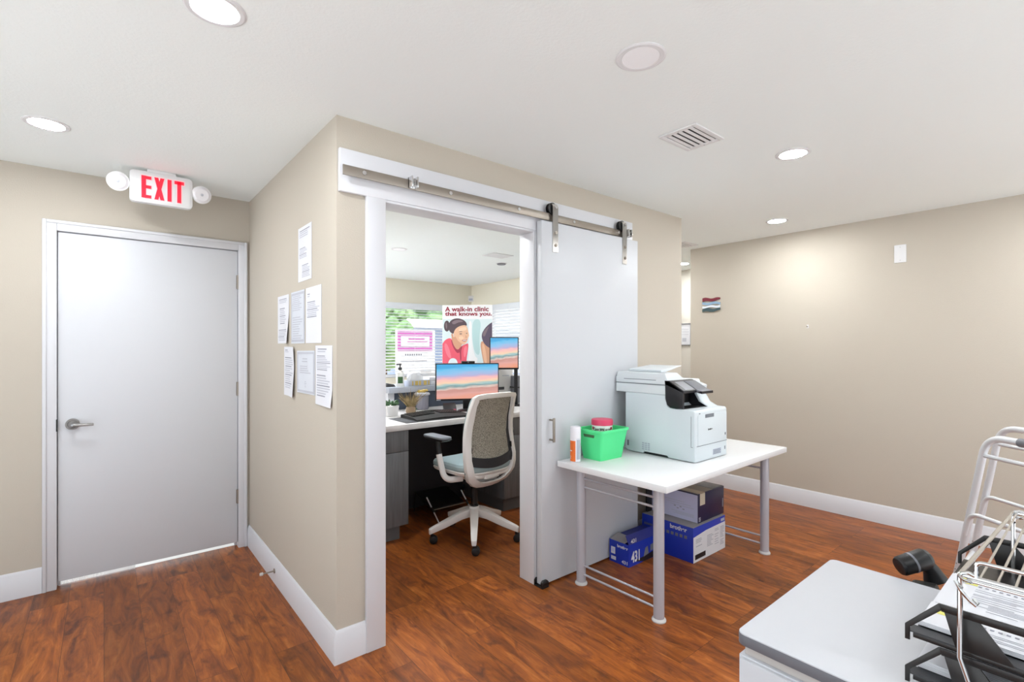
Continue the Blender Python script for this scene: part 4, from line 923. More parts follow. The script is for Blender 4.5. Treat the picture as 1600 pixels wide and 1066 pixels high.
def blind(label, axis, c, a0, a1, z0, z1, tilt, sgn):
    mid = (a0 + a1) / 2
    t = thing('venetian_blind', label, 'blind', (mid, c, z0) if axis == 'y' else (c, mid, z0), 0, 'white venetian blinds')
    def bx(b, p0, p1, d0, d1, q0, q1): b.box(p0, p1, c + d0, c + d1, q0, q1) if axis == 'y' else b.box(c + d0, c + d1, p0, p1, q0, q1)
    b = MB(); bx(b, a0, a1, -0.034, -0.004, z1 - 0.09, z1 + 0.004); b.build('valance', 'valance', t, bevel=0.003)
    b = MB(); z = z1 - 0.115
    while z > z0 + 0.03:
        h = 0.025; dy, dz = math.cos(tilt) * h, math.sin(tilt) * h
        poly = [(c - dy - 0.0, z - dz * sgn), (c + dy, z + dz * sgn), (c + dy, z + dz * sgn + 0.003), (c - dy, z - dz * sgn + 0.003)]
        poly = [(p + 0.03 * 0 - 0.03, q) for p, q in poly]
        b.prism(poly, 'x' if axis == 'y' else 'y', a0 + 0.01, a1 - 0.01); z -= 0.046
    b.build('slats', 'slat', t, smooth=False)
    b = MB(); bx(b, a0, a1, -0.055, -0.005, z0, z0 + 0.018); b.build('bottom_rail', 'slat', t)
    b = MB()
    for p in [a0 + 0.2 + i * (a1 - a0 - 0.4) / 4 for i in range(5)]: bx(b, p, p + 0.002, -0.056, -0.054, z0, z1 - 0.05)
    b.build('ladder_cord', 'slat', t)
blind('white venetian blind on the office back window left of the poster', 'y', 6.85, 1.22, 4.63, 0.97, 2.076, R(12), 1)
blind('white venetian blind on the office right window behind the poster', 'x', 4.77, 4.52, 6.33, 0.97, 2.076, R(50), 1)
t = thing('wall_sensor', 'small white sensor box in the office corner above the poster', 'sensor', (4.73, 6.82, 2.19))
b = MB(); b.prism([(4.705, 6.85), (4.77, 6.785), (4.77, 6.85)], 'z', 2.17, 2.27); b.build('housing', 'white', t, bevel=0.004)
MB().hexa([(4.711, 6.838, 2.19), (4.756, 6.793, 2.19), (4.758, 6.795, 2.19), (4.713, 6.840, 2.19)], [(4.711, 6.838, 2.225), (4.756, 6.793, 2.225), (4.758, 6.795, 2.225), (4.713, 6.840, 2.225)]).build('lens', 'cangrey', t)

# sign outside the back window, seen from behind through the blind
t = thing('window_sign', 'white board with purple header outside the office back window', 'sign', (4.57, 8.4, -0.1))
def S(b, x0, x1, y0, y1, z0, z1): k = 8.4 / 7.28; b.box(x0 * k, x1 * k, 8.4 + y0, 8.4 + y1, 1.405 + (z0 - 1.405) * k, 1.405 + (z1 - 1.405) * k); return b
S(MB(), 3.60, 4.32, 0, 0.02, 0.80, 1.69).build('board', 'signwhite', t, bevel=0.003)
S(MB(), 3.63, 4.27, -0.003, 0.001, 1.345, 1.675).build('purple_header', 'purple', t, smooth=False)
S(MB(), 3.69, 4.21, -0.006, -0.003, 1.425, 1.585).build('white_box', 'signwhite', t, smooth=False)
b = MB()
for x0, x1, z, h in ((3.82, 4.12, 1.53, 0.022), (3.80, 4.17, 1.49, 0.016), (3.74, 4.10, 1.455, 0.014)): S(b, x0, x1, -0.008, -0.006, z, z + h)
b.build('box_print', 'purple', t, smooth=False)
b = MB()
for x0, x1, z, h in ((3.76, 4.06, 1.255, 0.045), (3.68, 4.16, 1.165, 0.025), (4.05, 4.25, 1.02, 0.012), (4.05, 4.25, 0.99, 0.012)):
    x = x0
    while x < x1: S(b, x, x + h * 0.6, -0.002, 0, z, z + h); x += h * 0.9
b.build('printed_text', 'inkd', t, smooth=False)
for x in (4.22, 4.92): MB().box(x - 0.02, x + 0.02, 8.42, 8.45, -0.1, 1.6).build('post', 'trim', t)

sh = thing('shed', 'grey blue building with white flat roof edge outside the back window', 'building', (8.2, 14.0, -0.1))
MB().box(6.0, 10.5, 12.2, 15, -0.1, 1.95).build('siding_wall', 'shedwall', sh, smooth=False)
MB().box(5.75, 10.8, 11.7, 15.3, 1.95, 2.16).build('roof', 'shedroof', sh, bevel=0.02)
def bush(x, y, r, h, label, seed):
    t = thing('tree', label, 'tree', (x, y, -0.1), 0, 'trees outside the office windows'); rr = random.Random(seed)
    MB().cyl((x, y, -0.1), (x, y, h * 0.45), 0.09, 10, 0.06).build('trunk', 'bark', t)
    b = MB()
    for k in range(9):
        cx, cy, cz, s = x + rr.uniform(-.55, .55) * r, y + rr.uniform(-.5, .5) * r, h * rr.uniform(0.35, 0.85), r * rr.uniform(0.38, 0.6)
        g = bmesh.ops.create_icosphere(b.bm, subdivisions=3, radius=s)['verts']
        for v in g:
            k2 = 1 + rr.uniform(-0.16, 0.16); v.co = Vector((cx, cy, cz)) + Vector((v.co.x, v.co.y, v.co.z * 0.85)) * k2
    b.build('foliage', 'bush', t, smooth=False)
bush(5.0, 10.7, 0.75, 2.7, 'small green bushy tree left of the grey blue building', 11)
bush(5.9, 20.2, 2.2, 5.2, 'green tree behind the left end of the grey blue building', 12)
bush(11.3, 20.2, 2.2, 5.4, 'green tree behind the middle of the grey blue building', 13)
bush(3.6, 15.6, 1.5, 3.6, 'green tree farthest left outside the office back window', 15)

# ------------------------------------------------------------------ office counter and cabinets
CZ = 0.85
wt = thing('worktop', 'pale speckled reception counter top inside the office', 'worktop', (2.2, 3.6, CZ))
MB().box(0.912, 3.448, 3.23, 4.05, CZ - 0.042, CZ).build('slab', 'counter', wt, bevel=0.003)
def cab(x0, x1, label, flip):
    t = thing('base_cabinet', label, 'cabinet', ((x0 + x1) / 2, 3.6, 0), 0, 'grey base cabinets under the counter')
    MB().box(x0, x1, 3.27, 3.93, 0.12, CZ - 0.043).build('carcass', 'cabinet', t)
    MB().box(x0 + 0.004, x1 - 0.035, 3.325, 3.9, 0, 0.12).build('toe_kick', 'cabtoe', t) if not flip else MB().box(x0 + 0.035, x1 - 0.004, 3.31, 3.9, 0, 0.12).build('toe_kick', 'cabtoe', t)
    d = MB().box(x0 + 0.002, x1 - 0.002, 3.25, 3.27, 0.655, CZ - 0.046).build('drawer', 'cabinet', t, bevel=0.001)
    b = MB(); b.cyl((x0 + 0.05, 3.25, 0.78), (x0 + 0.05, 3.245, 0.78), 0.009, 14); b.build('lock', 'black', d)
    MB().box(x0 + 0.002, x1 - 0.002, 3.25, 3.27, 0.122, 0.651).build('door', 'cabinet', t, bevel=0.001)
cab(1.24, 1.71, 'dark grey base cabinet left of the office chair', False)
cab(2.60, 3.05, 'dark grey base cabinet right of the office chair', True)
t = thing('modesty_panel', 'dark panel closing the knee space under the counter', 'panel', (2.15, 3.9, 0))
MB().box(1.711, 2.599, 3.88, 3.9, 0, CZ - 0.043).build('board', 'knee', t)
t = thing('footrest', 'black footrest with thin chrome rods under the counter', 'footrest', (2.2, 3.6, 0))
b = MB(); b.hexa([(2.055, 3.51, 0.08), (2.365, 3.51, 0.08), (2.365, 3.80, 0.15), (2.055, 3.80, 0.15)], [(2.055, 3.505, 0.098), (2.365, 3.505, 0.098), (2.365, 3.795, 0.168), (2.055, 3.795, 0.168)]); b.build('platform', 'black', t, bevel=0.004)
for x in (2.035, 2.37):
    MB().tube([(x, 3.56, 0.178), (x + 0.012, 3.50, 0.105)], 0.0055, 8).build('rod', 'alu', t)
    MB().tube([(x + 0.017, 3.475, 0.075), (x + 0.03, 3.42, 0.004)], 0.0055, 8).build('rod', 'alu', t)
    MB().tube([(x + 0.012, 3.50, 0.108), (x + 0.017, 3.475, 0.072)], 0.009, 8).build('joint', 'black', t)
    MB().tube([(x + 0.01, 3.79, 0.004), (x + 0.01, 3.77, 0.16)], 0.006, 8).build('rear_leg', 'black', t)
MB().tube([(2.05, 3.488, 0.088), (2.384, 3.488, 0.088)], 0.004, 8).build('front_rod', 'satin', t)
lg = thing('transaction_ledge', 'raised grey ledge with dark back panel behind the counter', 'ledge', (2.7, 4.15, 0))
MB().box(1.925, 4.2, 4.02, 4.42, 1.0, 1.05).build('ledge_top', 'ledge', lg, bevel=0.002)
MB().box(1.99, 4.2, 4.06, 4.09, 0.0, 1.0).build('back_panel', 'backpanel', lg)
MB().box(1.93, 1.99, 4.055, 4.40, 0.0, 1.0).build('end_post', 'deskwhite', lg)

# monitors
def monitor(loc, rz, wd, hh, zc, label, arm=False):
    t = thing('computer_monitor', label, 'monitor', loc, rz, 'computer monitors on the counter')
    def L(b, nm, m, p=None, **k): return b.build(nm, m, p or t, local=True, **k)
    bz = 0.009
    L(MB().box(-wd / 2, wd / 2, -0.012, 0.03, zc - hh / 2, zc + hh / 2), 'housing', 'bezel', bevel=0.004)
    L(MB().box(-wd / 2 + bz, wd / 2 - bz, -0.0135, -0.0118, zc - hh / 2 + bz * 1.8, zc + hh / 2 - bz), 'screen', 'screen', smooth=False)
    if not arm:
        b = MB(); b.box(-0.035, 0.035, 0.03, 0.055, 0.012, zc); L(b, 'stand', 'bezel', bevel=0.006)
        b = MB(); b.lathe([(0.085, 0), (0.085, 0.006), (0.05, 0.014), (0.001, 0.016)], (0, 0.0, 0), 36); L(b, 'base', 'bezel')
        L(MB().box(-wd / 2 + 0.008, -wd / 2 + 0.045, -0.0135, -0.0118, zc - hh / 2 + 0.004, zc - hh / 2 + 0.011), 'logo_mark', 'cangrey', smooth=False)
    else:
        L(MB().box(0.095, 0.13, 0.032, 0.06, 0.012, zc), 'stand', 'bezel', bevel=0.003)
        L(MB().box(0.03, 0.19, -0.03, 0.12, 0, 0.012), 'base', 'bezel', bevel=0.003)
    return t
monitor((2.465, 3.60, CZ), R(-26), 0.56, 0.325, 0.253, 'wide monitor with beach picture standing behind the office chair')
monitor((2.916, 3.648, CZ), R(-38), 0.275, 0.305, 0.50, 'smaller raised monitor with beach picture beside the door jamb', True)
t = thing('webcam', 'small black webcam sitting on top of the wide monitor', 'webcam', (2.47, 3.60, CZ + 0.416), R(-26))
MB().box(-0.058, 0.058, -0.022, 0.012, 0.0, 0.019).build('body', 'bezel', t, bevel=0.004, local=True)
MB().cyl((0, -0.022, 0.0095), (0, -0.0255, 0.0095), 0.007, 14).build('lens', 'panelgrey', t, local=True)

# keyboard and desk mat
solo(MB().box(1.70, 2.36, 3.265, 3.565, CZ, CZ + 0.003), 'desk_mat', 'charcoal', 'dark grey mat on the counter under the keyboard', 'desk mat', (2.05, 3.43, CZ), bevel=0.001)
kb = thing('keyboard', 'black ergonomic keyboard with palm rest on the dark mat', 'keyboard', (2.07, 3.42, CZ + 0.003))
kz = CZ + 0.003
def kh(x): return 0.012 * math.exp(-((x - 2.03) / 0.14) ** 2)
b = MB(); xs = [1.80 + 0.48 * i / 16 for i in range(17)]
T_ = [[b.bm.verts.new((x, y, kz + h + kh(x) * (0.6 + 0.4 * (y > 3.36)))) for x in xs] for y, h in ((3.29, 0.007), (3.33, 0.014), (3.37, 0.018), (3.54, 0.026), (3.555, 0.02))]
B_ = [[b.bm.verts.new((x, y, kz)) for x in xs] for y in (3.29, 3.555)]
for A, Bq in zip(T_, T_[1:]):
    for i in range(16): b.bm.faces.new((A[i], A[i + 1], Bq[i + 1], Bq[i]))
for i in range(16):
    b.bm.faces.new((B_[0][i], B_[0][i + 1], T_[0][i + 1], T_[0][i])); b.bm.faces.new((B_[1][i], B_[1][i + 1], T_[-1][i + 1], T_[-1][i])); b.bm.faces.new((B_[0][i], B_[0][i + 1], B_[1][i + 1], B_[1][i]))
for j in (0, 16):
    b.bm.faces.new([B_[0][j]] + [r[j] for r in T_] + [B_[1][j]])
b.build('case', 'blackmat', kb)
b = MB()
for j in range(5):
    y = 3.395 + j * 0.028
    for i in range(20):
        x = 1.818 + i * 0.0222
        if 9 <= i <= 10 and j < 3: continue
        zb = kz + 0.018 + 0.008 * (y - 3.37) / 0.17 + kh(x)
        b.box(x, x + 0.0185, y, y + 0.023, zb - 0.002, zb + 0.007)
b.build('keys', 'black', kb, smooth=False)
# small items on the counter
t = thing('phone', 'small black and pink phone on the counter beside the wide monitor', 'phone', (2.295, 3.62, CZ), R(-20))
MB().hexa([(-0.05, -0.055, 0), (0.05, -0.055, 0), (0.05, 0.03, 0), (-0.05, 0.03, 0)], [(-0.055, -0.03, 0.03), (0.055, -0.03, 0.03), (0.055, 0.03, 0.075), (-0.055, 0.03, 0.075)]).build('body', 'bezel', t, bevel=0.004, local=True)
MB().hexa([(-0.042, -0.0555, 0.004), (0.042, -0.0555, 0.004), (0.042, -0.045, 0.004), (-0.042, -0.045, 0.004)], [(-0.044, -0.0385, 0.026), (0.044, -0.0385, 0.026), (0.044, -0.03, 0.026), (-0.044, -0.03, 0.026)]).build('pink_front', 'pink', t, local=True)
t = thing('potted_plant', 'dark succulent in a white square pot at the left of counter', 'plant', (1.785, 3.70, CZ))
b = MB(); b.hexa([(1.743, 3.658, CZ), (1.827, 3.658, CZ), (1.827, 3.742, CZ), (1.743, 3.742, CZ)], [(1.733, 3.648, CZ + 0.088), (1.837, 3.648, CZ + 0.088), (1.837, 3.752, CZ + 0.088), (1.733, 3.752, CZ + 0.088)]); b.build('pot', 'white', t, bevel=0.006)
b = MB(); rr = random.Random(4)
for k in range(26):
    a = rr.uniform(0, 2 * PI); e = rr.uniform(0.35, 1.2); p = Vector((1.785 + 0.03 * math.cos(a), 3.70 + 0.03 * math.sin(a), CZ + 0.088)); d = Vector((math.cos(a) * math.cos(e), math.sin(a) * math.cos(e), math.sin(e)))
    b.tube([p, p + d * 0.02, p + d * 0.038, p + d * 0.048], [0.006, 0.009, 0.007, 0.001], 6)
b.build('leaves', 'leafgreen', t)
t = thing('dried_plant', 'spiky beige dried plant standing on the counter beside the white pot', 'plant', (1.97, 3.71, CZ))
b = MB(); b.lathe([(0.030, 0), (0.042, 0.02), (0.040, 0.05), (0.030, 0.066), (0.026, 0.06)], (1.97, 3.71, CZ), 20); b.build('root_base', 'cork', t)
b = MB(); rr = random.Random(9)
for k in range(64):
    a = rr.uniform(0, 2 * PI); e = rr.uniform(0.75, 1.5); L_ = rr.uniform(0.07, 0.16); p = Vector((1.97 + 0.018 * math.cos(a), 3.71 + 0.018 * math.sin(a), CZ + 0.04 + rr.uniform(0, 0.03))); d = Vector((math.cos(a) * math.cos(e), math.sin(a) * math.cos(e), math.sin(e)))
    q = Vector((math.cos(a), math.sin(a), 0)) * 0.02 * rr.random()
    b.tube([p, p + d * L_ * 0.5, p + d * L_ + q], [0.0042, 0.0036, 0.0006], 5)
b.build('spiky_leaves', 'leafdry', t)
t = thing('glass_jar', 'ribbed glass jar with gold topped lid on the counter by back panel', 'jar', (2.20, 3.93, CZ))
b = MB(); pr_ = [(0.050, 0), (0.056, 0.01), (0.056, 0.115), (0.05, 0.125)]
rings = []
for r, z in pr_: rings.append([b.bm.verts.new((2.20 + r * (1 + 0.035 * math.cos(12 * 2 * PI * k / 72)) * math.cos(2 * PI * k / 72), 3.93 + r * (1 + 0.035 * math.cos(12 * 2 * PI * k / 72)) * math.sin(2 * PI * k / 72), CZ + z)) for k in range(72)])
for A, Bq in zip(rings, rings[1:]):
    for k in range(72): b.bm.faces.new((A[k], A[(k + 1) % 72], Bq[(k + 1) % 72], Bq[k]))
b.bm.faces.new(rings[0]); b.bm.faces.new(rings[-1]); b.build('body', 'jar', t)
MB().lathe([(0.058, 0.125), (0.068, 0.13), (0.068, 0.145), (0.058, 0.15), (0.001, 0.152)], (2.20, 3.93, CZ), 36).build('lid', 'inkl', t)
b = MB(); rr = random.Random(2)
for k in range(26):
    p = Vector((2.20 + rr.uniform(-.04, .04), 3.93 + rr.uniform(-.04, .04), CZ + 0.152 + rr.uniform(0, .022))); g = bmesh.ops.create_icosphere(b.bm, subdivisions=1, radius=rr.uniform(.006, .011))['verts']
    for v in g: v.co += p
b.build('gold_top', 'gold', t)
t = thing('plant_sprig', 'tiny green sprig on the counter left of the glass jar', 'plant', (2.06, 3.86, CZ)); b = MB(); rr = random.Random(5)
for k in range(16):
    a = rr.uniform(0, 2 * PI); e = rr.uniform(0.4, 1.3); d = Vector((math.cos(a) * math.cos(e), math.sin(a) * math.cos(e), math.sin(e))); p = Vector((2.06, 3.86, CZ)); b.tube([p, p + d * 0.03, p + d * 0.055], [0.003, 0.008, 0.001], 6)
b.build('leaves', 'leafgreen', t)
LZ = 1.05
t = thing('soap_bottle', 'clear white pump bottle with dark pump on the raised ledge', 'bottle', (2.075, 4.11, LZ))
MB().lathe([(0.034, 0), (0.036, 0.006), (0.036, 0.11), (0.03, 0.13), (0.014, 0.14), (0.014, 0.15)], (2.075, 4.11, LZ), 28).build('body', 'tubwhite', t)
MB().lathe([(0.017, 0.15), (0.017, 0.172), (0.006, 0.175), (0.006, 0.195)], (2.075, 4.11, LZ), 20).build('pump_collar', 'charcoal', t)
MB().box(2.04, 2.087, 4.10, 4.12, LZ + 0.195, LZ + 0.208).build('pump_head', 'charcoal', t, bevel=0.003)
b = MB(); b.sheet(lambda u, v: (2.075 + 0.0365 * math.cos(-2.6 + u * 1.3), 4.11 + 0.0365 * math.sin(-2.6 + u * 1.3), LZ + 0.03 + v * 0.06), 8, 1); b.build('label', 'leafgreen', t)
t = thing('tissue_box', 'gold and grey patterned box with clear wrap on the raised ledge', 'box', (2.25, 4.10, LZ), R(0))
MB().box(2.14, 2.365, 4.06, 4.16, LZ, LZ + 0.052).build('box', 'cangrey', t, bevel=0.003)
b = MB()
for i, (x, ww) in enumerate(((2.17, 0.012), (2.20, 0.03), (2.24, 0.02), (2.29, 0.03), (2.335, 0.015))): b.box(x, x + ww, 4.0585, 4.06, LZ + 0.006, LZ + 0.047)
b.build('gold_pattern', 'gold', t, smooth=False)
b = MB(); rr = random.Random(8); g = bmesh.ops.create_icosphere(b.bm, subdivisions=3, radius=1)['verts']
for v in g: k = 1 + rr.uniform(-.07, .07); v.co = Vector((2.225 + v.co.x * 0.085 * k, 4.11 + v.co.y * 0.05 * k, LZ + 0.052 + max(0, v.co.z) * 0.085 * k))
b.build('clear_wrap', 'clear_', t)
t = thing('paper_tray', 'stack of white leaflets on the raised ledge left of the poster', 'leaflets', (2.44, 4.14, LZ))
for z0, z1, dx in ((0, 0.02, 0), (0.022, 0.04, 0.008), (0.043, 0.075, -0.006)): MB().box(2.375 + dx, 2.52 + dx, 4.09, 4.24, LZ + z0, LZ + z1).build('leaflet_pile', 'paper', t, bevel=0.001)
t = thing('ledge_item', 'small dark object at the left end of raised ledge', 'desk item', (1.985, 4.13, LZ))  # unidentified item; only its small dark shape is modelled
MB().hexa([(1.94, 4.10, LZ), (2.03, 4.10, LZ), (2.03, 4.16, LZ), (1.94, 4.16, LZ)], [(1.95, 4.11, LZ + 0.035), (2.02, 4.11, LZ + 0.02), (2.02, 4.15, LZ + 0.02), (1.95, 4.15, LZ + 0.035)]).build('body', 'charcoal', t, bevel=0.005)
t = thing('desktop_unit', 'white upright box with a slot on the counter behind the small monitor', 'box', (3.11, 3.93, CZ))
MB().box(3.02, 3.2, 3.86, 4.01, CZ, 1.19).build('housing', 'white', t, bevel=0.006)
b = MB(); b.box(3.06, 3.15, 3.857, 3.8605, 1.12, 1.126); b.build('slot', 'cangrey', t)
b = MB(); b.box(3.015, 3.075, 3.845, 3.862, 0.985, 1.012); b.build('front_port', 'charcoal', t)
t = thing('file_holder', 'dark grey upright holder on the counter by the door jamb', 'file holder', (3.2, 3.80, CZ))
MB().box(3.16, 3.235, 3.765, 3.85, CZ, 1.12).build('holder', 'panelgrey', t, bevel=0.004)
MB().box(3.155, 3.24, 3.76, 3.855, 1.0, 1.012).build('band', 'black', t)

# ------------------------------------------------------------------ poster on the raised ledge
PW, PH = 0.52, 0.79
po = thing('poster', 'tall clinic poster with a smiling woman in a red shirt', 'poster', (2.873, 4.20, LZ), R(-45))
def PP(x, y, l=0.0): u, v = (x - 95) / 630.0, 1 - (y - 90) / 1011.0; return ((u - 0.5) * PW, -0.004 - l, v * PH)
def pl(b, nm, m, p=None, **k): return b.build(nm, m, p or po, local=True, smooth=False, **k)
pb = pl(MB().box(-PW / 2, PW / 2, -0.003, 0.003, 0, PH), 'board', 'posterwhite')
def shape(nm, m, pts, l):
    b = MB(); b.face([PP(x, y, l) for x, y in pts]); return pl(b, nm, m, pb)
def blob(cx, cy, rx, ry, n=24, a0=0): return [(cx + rx * math.cos(2 * PI * i / n), cy + ry * math.sin(2 * PI * i / n)) for i in range(n)]
def smooth_pts(P, it=2):
    for _ in range(it):
        Q = []
        for a, c in zip(P, P[1:] + P[:1]): Q += [(a[0] * .75 + c[0] * .25, a[1] * .75 + c[1] * .25), (a[0] * .25 + c[0] * .75, a[1] * .25 + c[1] * .75)]
        P = Q
    return P
def corner(*P): return [p for p in P for _ in range(4)]
shape('photo_background', 'posterbg', [(98, 275), (722, 275), (722, 1095), (98, 1095)], 0.0002)
shape('photo_background', 'posteraqua', smooth_pts([(480, 280), (590, 280), (560, 520), (575, 760), (500, 720), (470, 480)]), 0.0004)
shape('photo_background', 'posterwhite', smooth_pts([(425, 300), (470, 300), (465, 520), (500, 760), (560, 800), (420, 1000), (430, 640)]), 0.0004)
shape('printed_shirt', 'shirt', smooth_pts(corner((98, 600)) + [(130, 548), (190, 520), (226, 548), (285, 690), (330, 632), (395, 600), (428, 592), (420, 690), (402, 800)] + corner((395, 1000), (98, 1000))), 0.0006)
shape('printed_shirt_fold', 'shirtl', smooth_pts([(120, 600), (150, 590), (190, 680), (215, 800), (170, 780), (130, 690)]), 0.0007)
shape('printed_shirt_fold', 'shirtl', smooth_pts([(370, 640), (412, 620), (404, 720), (380, 790), (362, 740)]), 0.0007)
shape('printed_collar', 'shirtd', smooth_pts([(206, 552), (226, 546), (262, 640), (290, 690), (340, 622), (352, 636), (332, 700), (338, 820), (322, 820), (320, 700), (292, 728), (256, 690), (222, 620)]), 0.0008)
shape('printed_neck', 'skin2', smooth_pts([(208, 490), (260, 520), (345, 600), (338, 628), (288, 684), (250, 640), (222, 572)]), 0.0009)
shape('printed_hair', 'hair', blob(154, 366, 38, 72), 0.0008)
shape('printed_hair', 'hairl', smooth_pts([(134, 330), (150, 312), (158, 380), (146, 412)]), 0.0010)
shape('printed_hair', 'hair', smooth_pts([(236, 470), (205, 455), (178, 420), (172, 350), (200, 292), (262, 262), (340, 272), (392, 306), (410, 352), (396, 368), (330, 372), (268, 408), (250, 440)]), 0.0010)
shape('printed_hair', 'hairl', smooth_pts([(210, 320), (260, 285), (330, 286), (370, 312), (300, 316), (240, 350)]), 0.0011)
shape('printed_face', 'skin', smooth_pts([(236, 462), (262, 400), (322, 362), (396, 352), (416, 396), (424, 440), (436, 496), (420, 520), (414, 556), (396, 590), (362, 612), (322, 606), (288, 578), (258, 545), (244, 510)]), 0.0012)
shape('printed_face', 'skinl', smooth_pts([(300, 400), (360, 376), (402, 384), (404, 420), (350, 430), (306, 440)]), 0.0013)
shape('printed_face', 'skinl', smooth_pts([(300, 505), (345, 496), (372, 520), (350, 548), (312, 545)]), 0.0013)
shape('printed_face', 'skin2', smooth_pts([(244, 510), (262, 500), (292, 560), (336, 592), (362, 612), (322, 606), (286, 580), (258, 548)]), 0.0013)
shape('printed_ear', 'skin2', smooth_pts([(204, 470), (230, 460), (240, 522), (222, 530)]), 0.0014)
shape('printed_eye', 'hair', smooth_pts([(306, 470), (328, 462), (352, 468), (330, 477)], 1), 0.0016)
shape('printed_eye', 'hair', smooth_pts([(390, 462), (404, 456), (416, 460), (404, 469)], 1), 0.0016)
shape('printed_brow', 'hair', smooth_pts([(296, 448), (328, 434), (356, 440), (328, 444)], 1), 0.0016)
shape('printed_nose', 'skin2', smooth_pts([(386, 478), (412, 512), (400, 526), (380, 522), (392, 510)], 1), 0.0015)
shape('printed_mouth', 'shirtd', smooth_pts([(338, 548), (376, 550), (410, 534), (398, 562), (366, 574)], 1), 0.0015)
shape('printed_mouth', 'posterwhite', smooth_pts([(348, 552), (378, 554), (404, 542), (392, 558), (366, 564)], 1), 0.0017)
shape('printed_sleeve', 'posterbg', smooth_pts([(170, 840), (200, 792), (250, 786), (285, 820), (300, 900), (170, 900)], 2), 0.0009)
shape('printed_arm', 'skin2', smooth_pts([(600, 555), (575, 595), (588, 700), (612, 830)] + corner((640, 1000), (722, 1000), (722, 640)) + [(660, 620)]), 0.0010)
shape('printed_arm', 'skin', smooth_pts([(598, 590), (620, 600), (650, 720), (660, 900), (630, 860), (600, 700)]), 0.0011)
shape('printed_hair', 'hair2', smooth_pts(corner((722, 318)) + [(680, 345), (625, 405), (588, 480), (602, 560), (640, 620), (690, 655)] + corner((722, 662))), 0.0012)
shape('printed_hair', 'hairl', smooth_pts([(600, 470), (640, 408), (690, 360), (660, 430), (625, 520)]), 0.0013)
for s, y, x1 in (('A walk-in clinic', 176, 680), ('that knows you.', 248, 720)):
    p = PP(130, y, 0.0); q = PP(x1, y, 0.0)
    text('headline', s, 'postertext', pb, (p[0], -0.0042, p[2]), (1, 0, 0), (0, 0, 1), width=(q[0] - p[0]), height=0.050 if 'y' not in s else 0.055, bold=0.028, local=True, lift=0.001)

# ------------------------------------------------------------------ office chair
ch = thing('office_chair', 'white office chair with grey mesh back and pale blue seat', 'chair', (2.112, 2.995, 0), R(4))
def K(b, nm, m, p=None, **k): return b.build(nm, m, p or ch, local=True, **k)
arot = R(162.4 - 4)
for i in range(5):
    a = arot + i * R(72); d = Vector((math.cos(a), math.sin(a), 0)); s = Vector((-d.y, d.x, 0))
    def q(r, z, wd): return [d * r + s * wd + Vector((0, 0, z)), d * r - s * wd + Vector((0, 0, z))]
    b = MB(); secs = [(0.02, 0.165, 0.225, 0.034), (0.10, 0.150, 0.208, 0.032), (0.22, 0.105, 0.155, 0.026), (0.318, 0.075, 0.115, 0.0215), (0.338, 0.068, 0.105, 0.019)]
    rings = []
    for r, zl, zh, wd in secs: rings.append([b.bm.verts.new(v) for v in (q(r, zl, wd * 0.8) + q(r, zh, wd)[::-1])])
    for A, Bq in zip(rings, rings[1:]):
        for k in range(4): b.bm.faces.new((A[k], A[(k + 1) % 4], Bq[(k + 1) % 4], Bq[k]))
    b.bm.faces.new(rings[0]); b.bm.faces.new(rings[-1])
    lg_ = K(b, 'leg', 'chairwhite', bevel=0.005)
    c = d * 0.318; ca = R((240, 232, 215, 300, 200)[i] - 4); w_ = Vector((math.cos(ca), math.sin(ca), 0)); off = Vector((-w_.y, w_.x, 0)) * 0.012
    b = MB(); b.cyl(c + Vector((0, 0, 0.05)), c + Vector((0, 0, 0.078)), 0.010, 12)
    for sg in (-1, 1): b.cyl(c + off + w_ * sg * 0.006 + Vector((0, 0, 0.030)), c + off + w_ * sg * 0.026 + Vector((0, 0, 0.030)), 0.030, 24, 0.027)
    b.box(c.x + off.x - 0.012, c.x + off.x + 0.012, c.y + off.y - 0.012, c.y + off.y + 0.012, 0.028, 0.058)
    K(b, 'caster', 'black', lg_, bevel=0.002)
b = MB(); b.lathe([(0.040, 0.155), (0.040, 0.225), (0.034, 0.236), (0.026, 0.238)], (0, 0, 0), 28); K(b, 'hub', 'chairwhite')
b = MB(); b.lathe([(0.032, 0.236), (0.030, 0.25), (0.024, 0.252), (0.024, 0.44)], (0, 0, 0), 24); K(b, 'gas_column', 'black')
b = MB(); b.hexa([(-0.10, -0.14, 0.44), (0.10, -0.14, 0.44), (0.08, 0.12, 0.44), (-0.08, 0.12, 0.44)], [(-0.13, -0.15, 0.50), (0.13, -0.15, 0.50), (0.12, 0.14, 0.50), (-0.12, 0.14, 0.50)]); K(b, 'mechanism', 'chairwhite', bevel=0.01)
# seat: shell and cushion
def seat_outline(k, n=40):
    P = []
    for i in range(n):
        t_ = 2 * PI * i / n; cx_, sy_ = math.cos(t_), math.sin(t_); e = 0.55
        P.append((0.245 * k * math.copysign(abs(cx_) ** e, cx_), 0.03 + 0.245 * k * math.copysign(abs(sy_) ** e, sy_)))
    return P
def seat_layers(ls):
    b = MB(); rings = []
    for k, z, cv in ls: rings.append([b.bm.verts.new((x, y, z + cv * (abs(x) / 0.245) ** 2 * 0.02 - 0.02 * max(0, (y - 0.18) / 0.1))) for x, y in seat_outline(k)])
    for A, Bq in zip(rings, rings[1:]):
        for i in range(len(A)): b.bm.faces.new((A[i], A[(i + 1) % len(A)], Bq[(i + 1) % len(A)], Bq[i]))
    b.bm.faces.new(rings[0]); b.bm.faces.new(rings[-1]); return b
K(seat_layers([(0.72, 0.498, 0), (0.96, 0.508, 0.4), (1.0, 0.524, 0.6), (0.99, 0.531, 0.6)]), 'seat_shell', 'chairwhite')
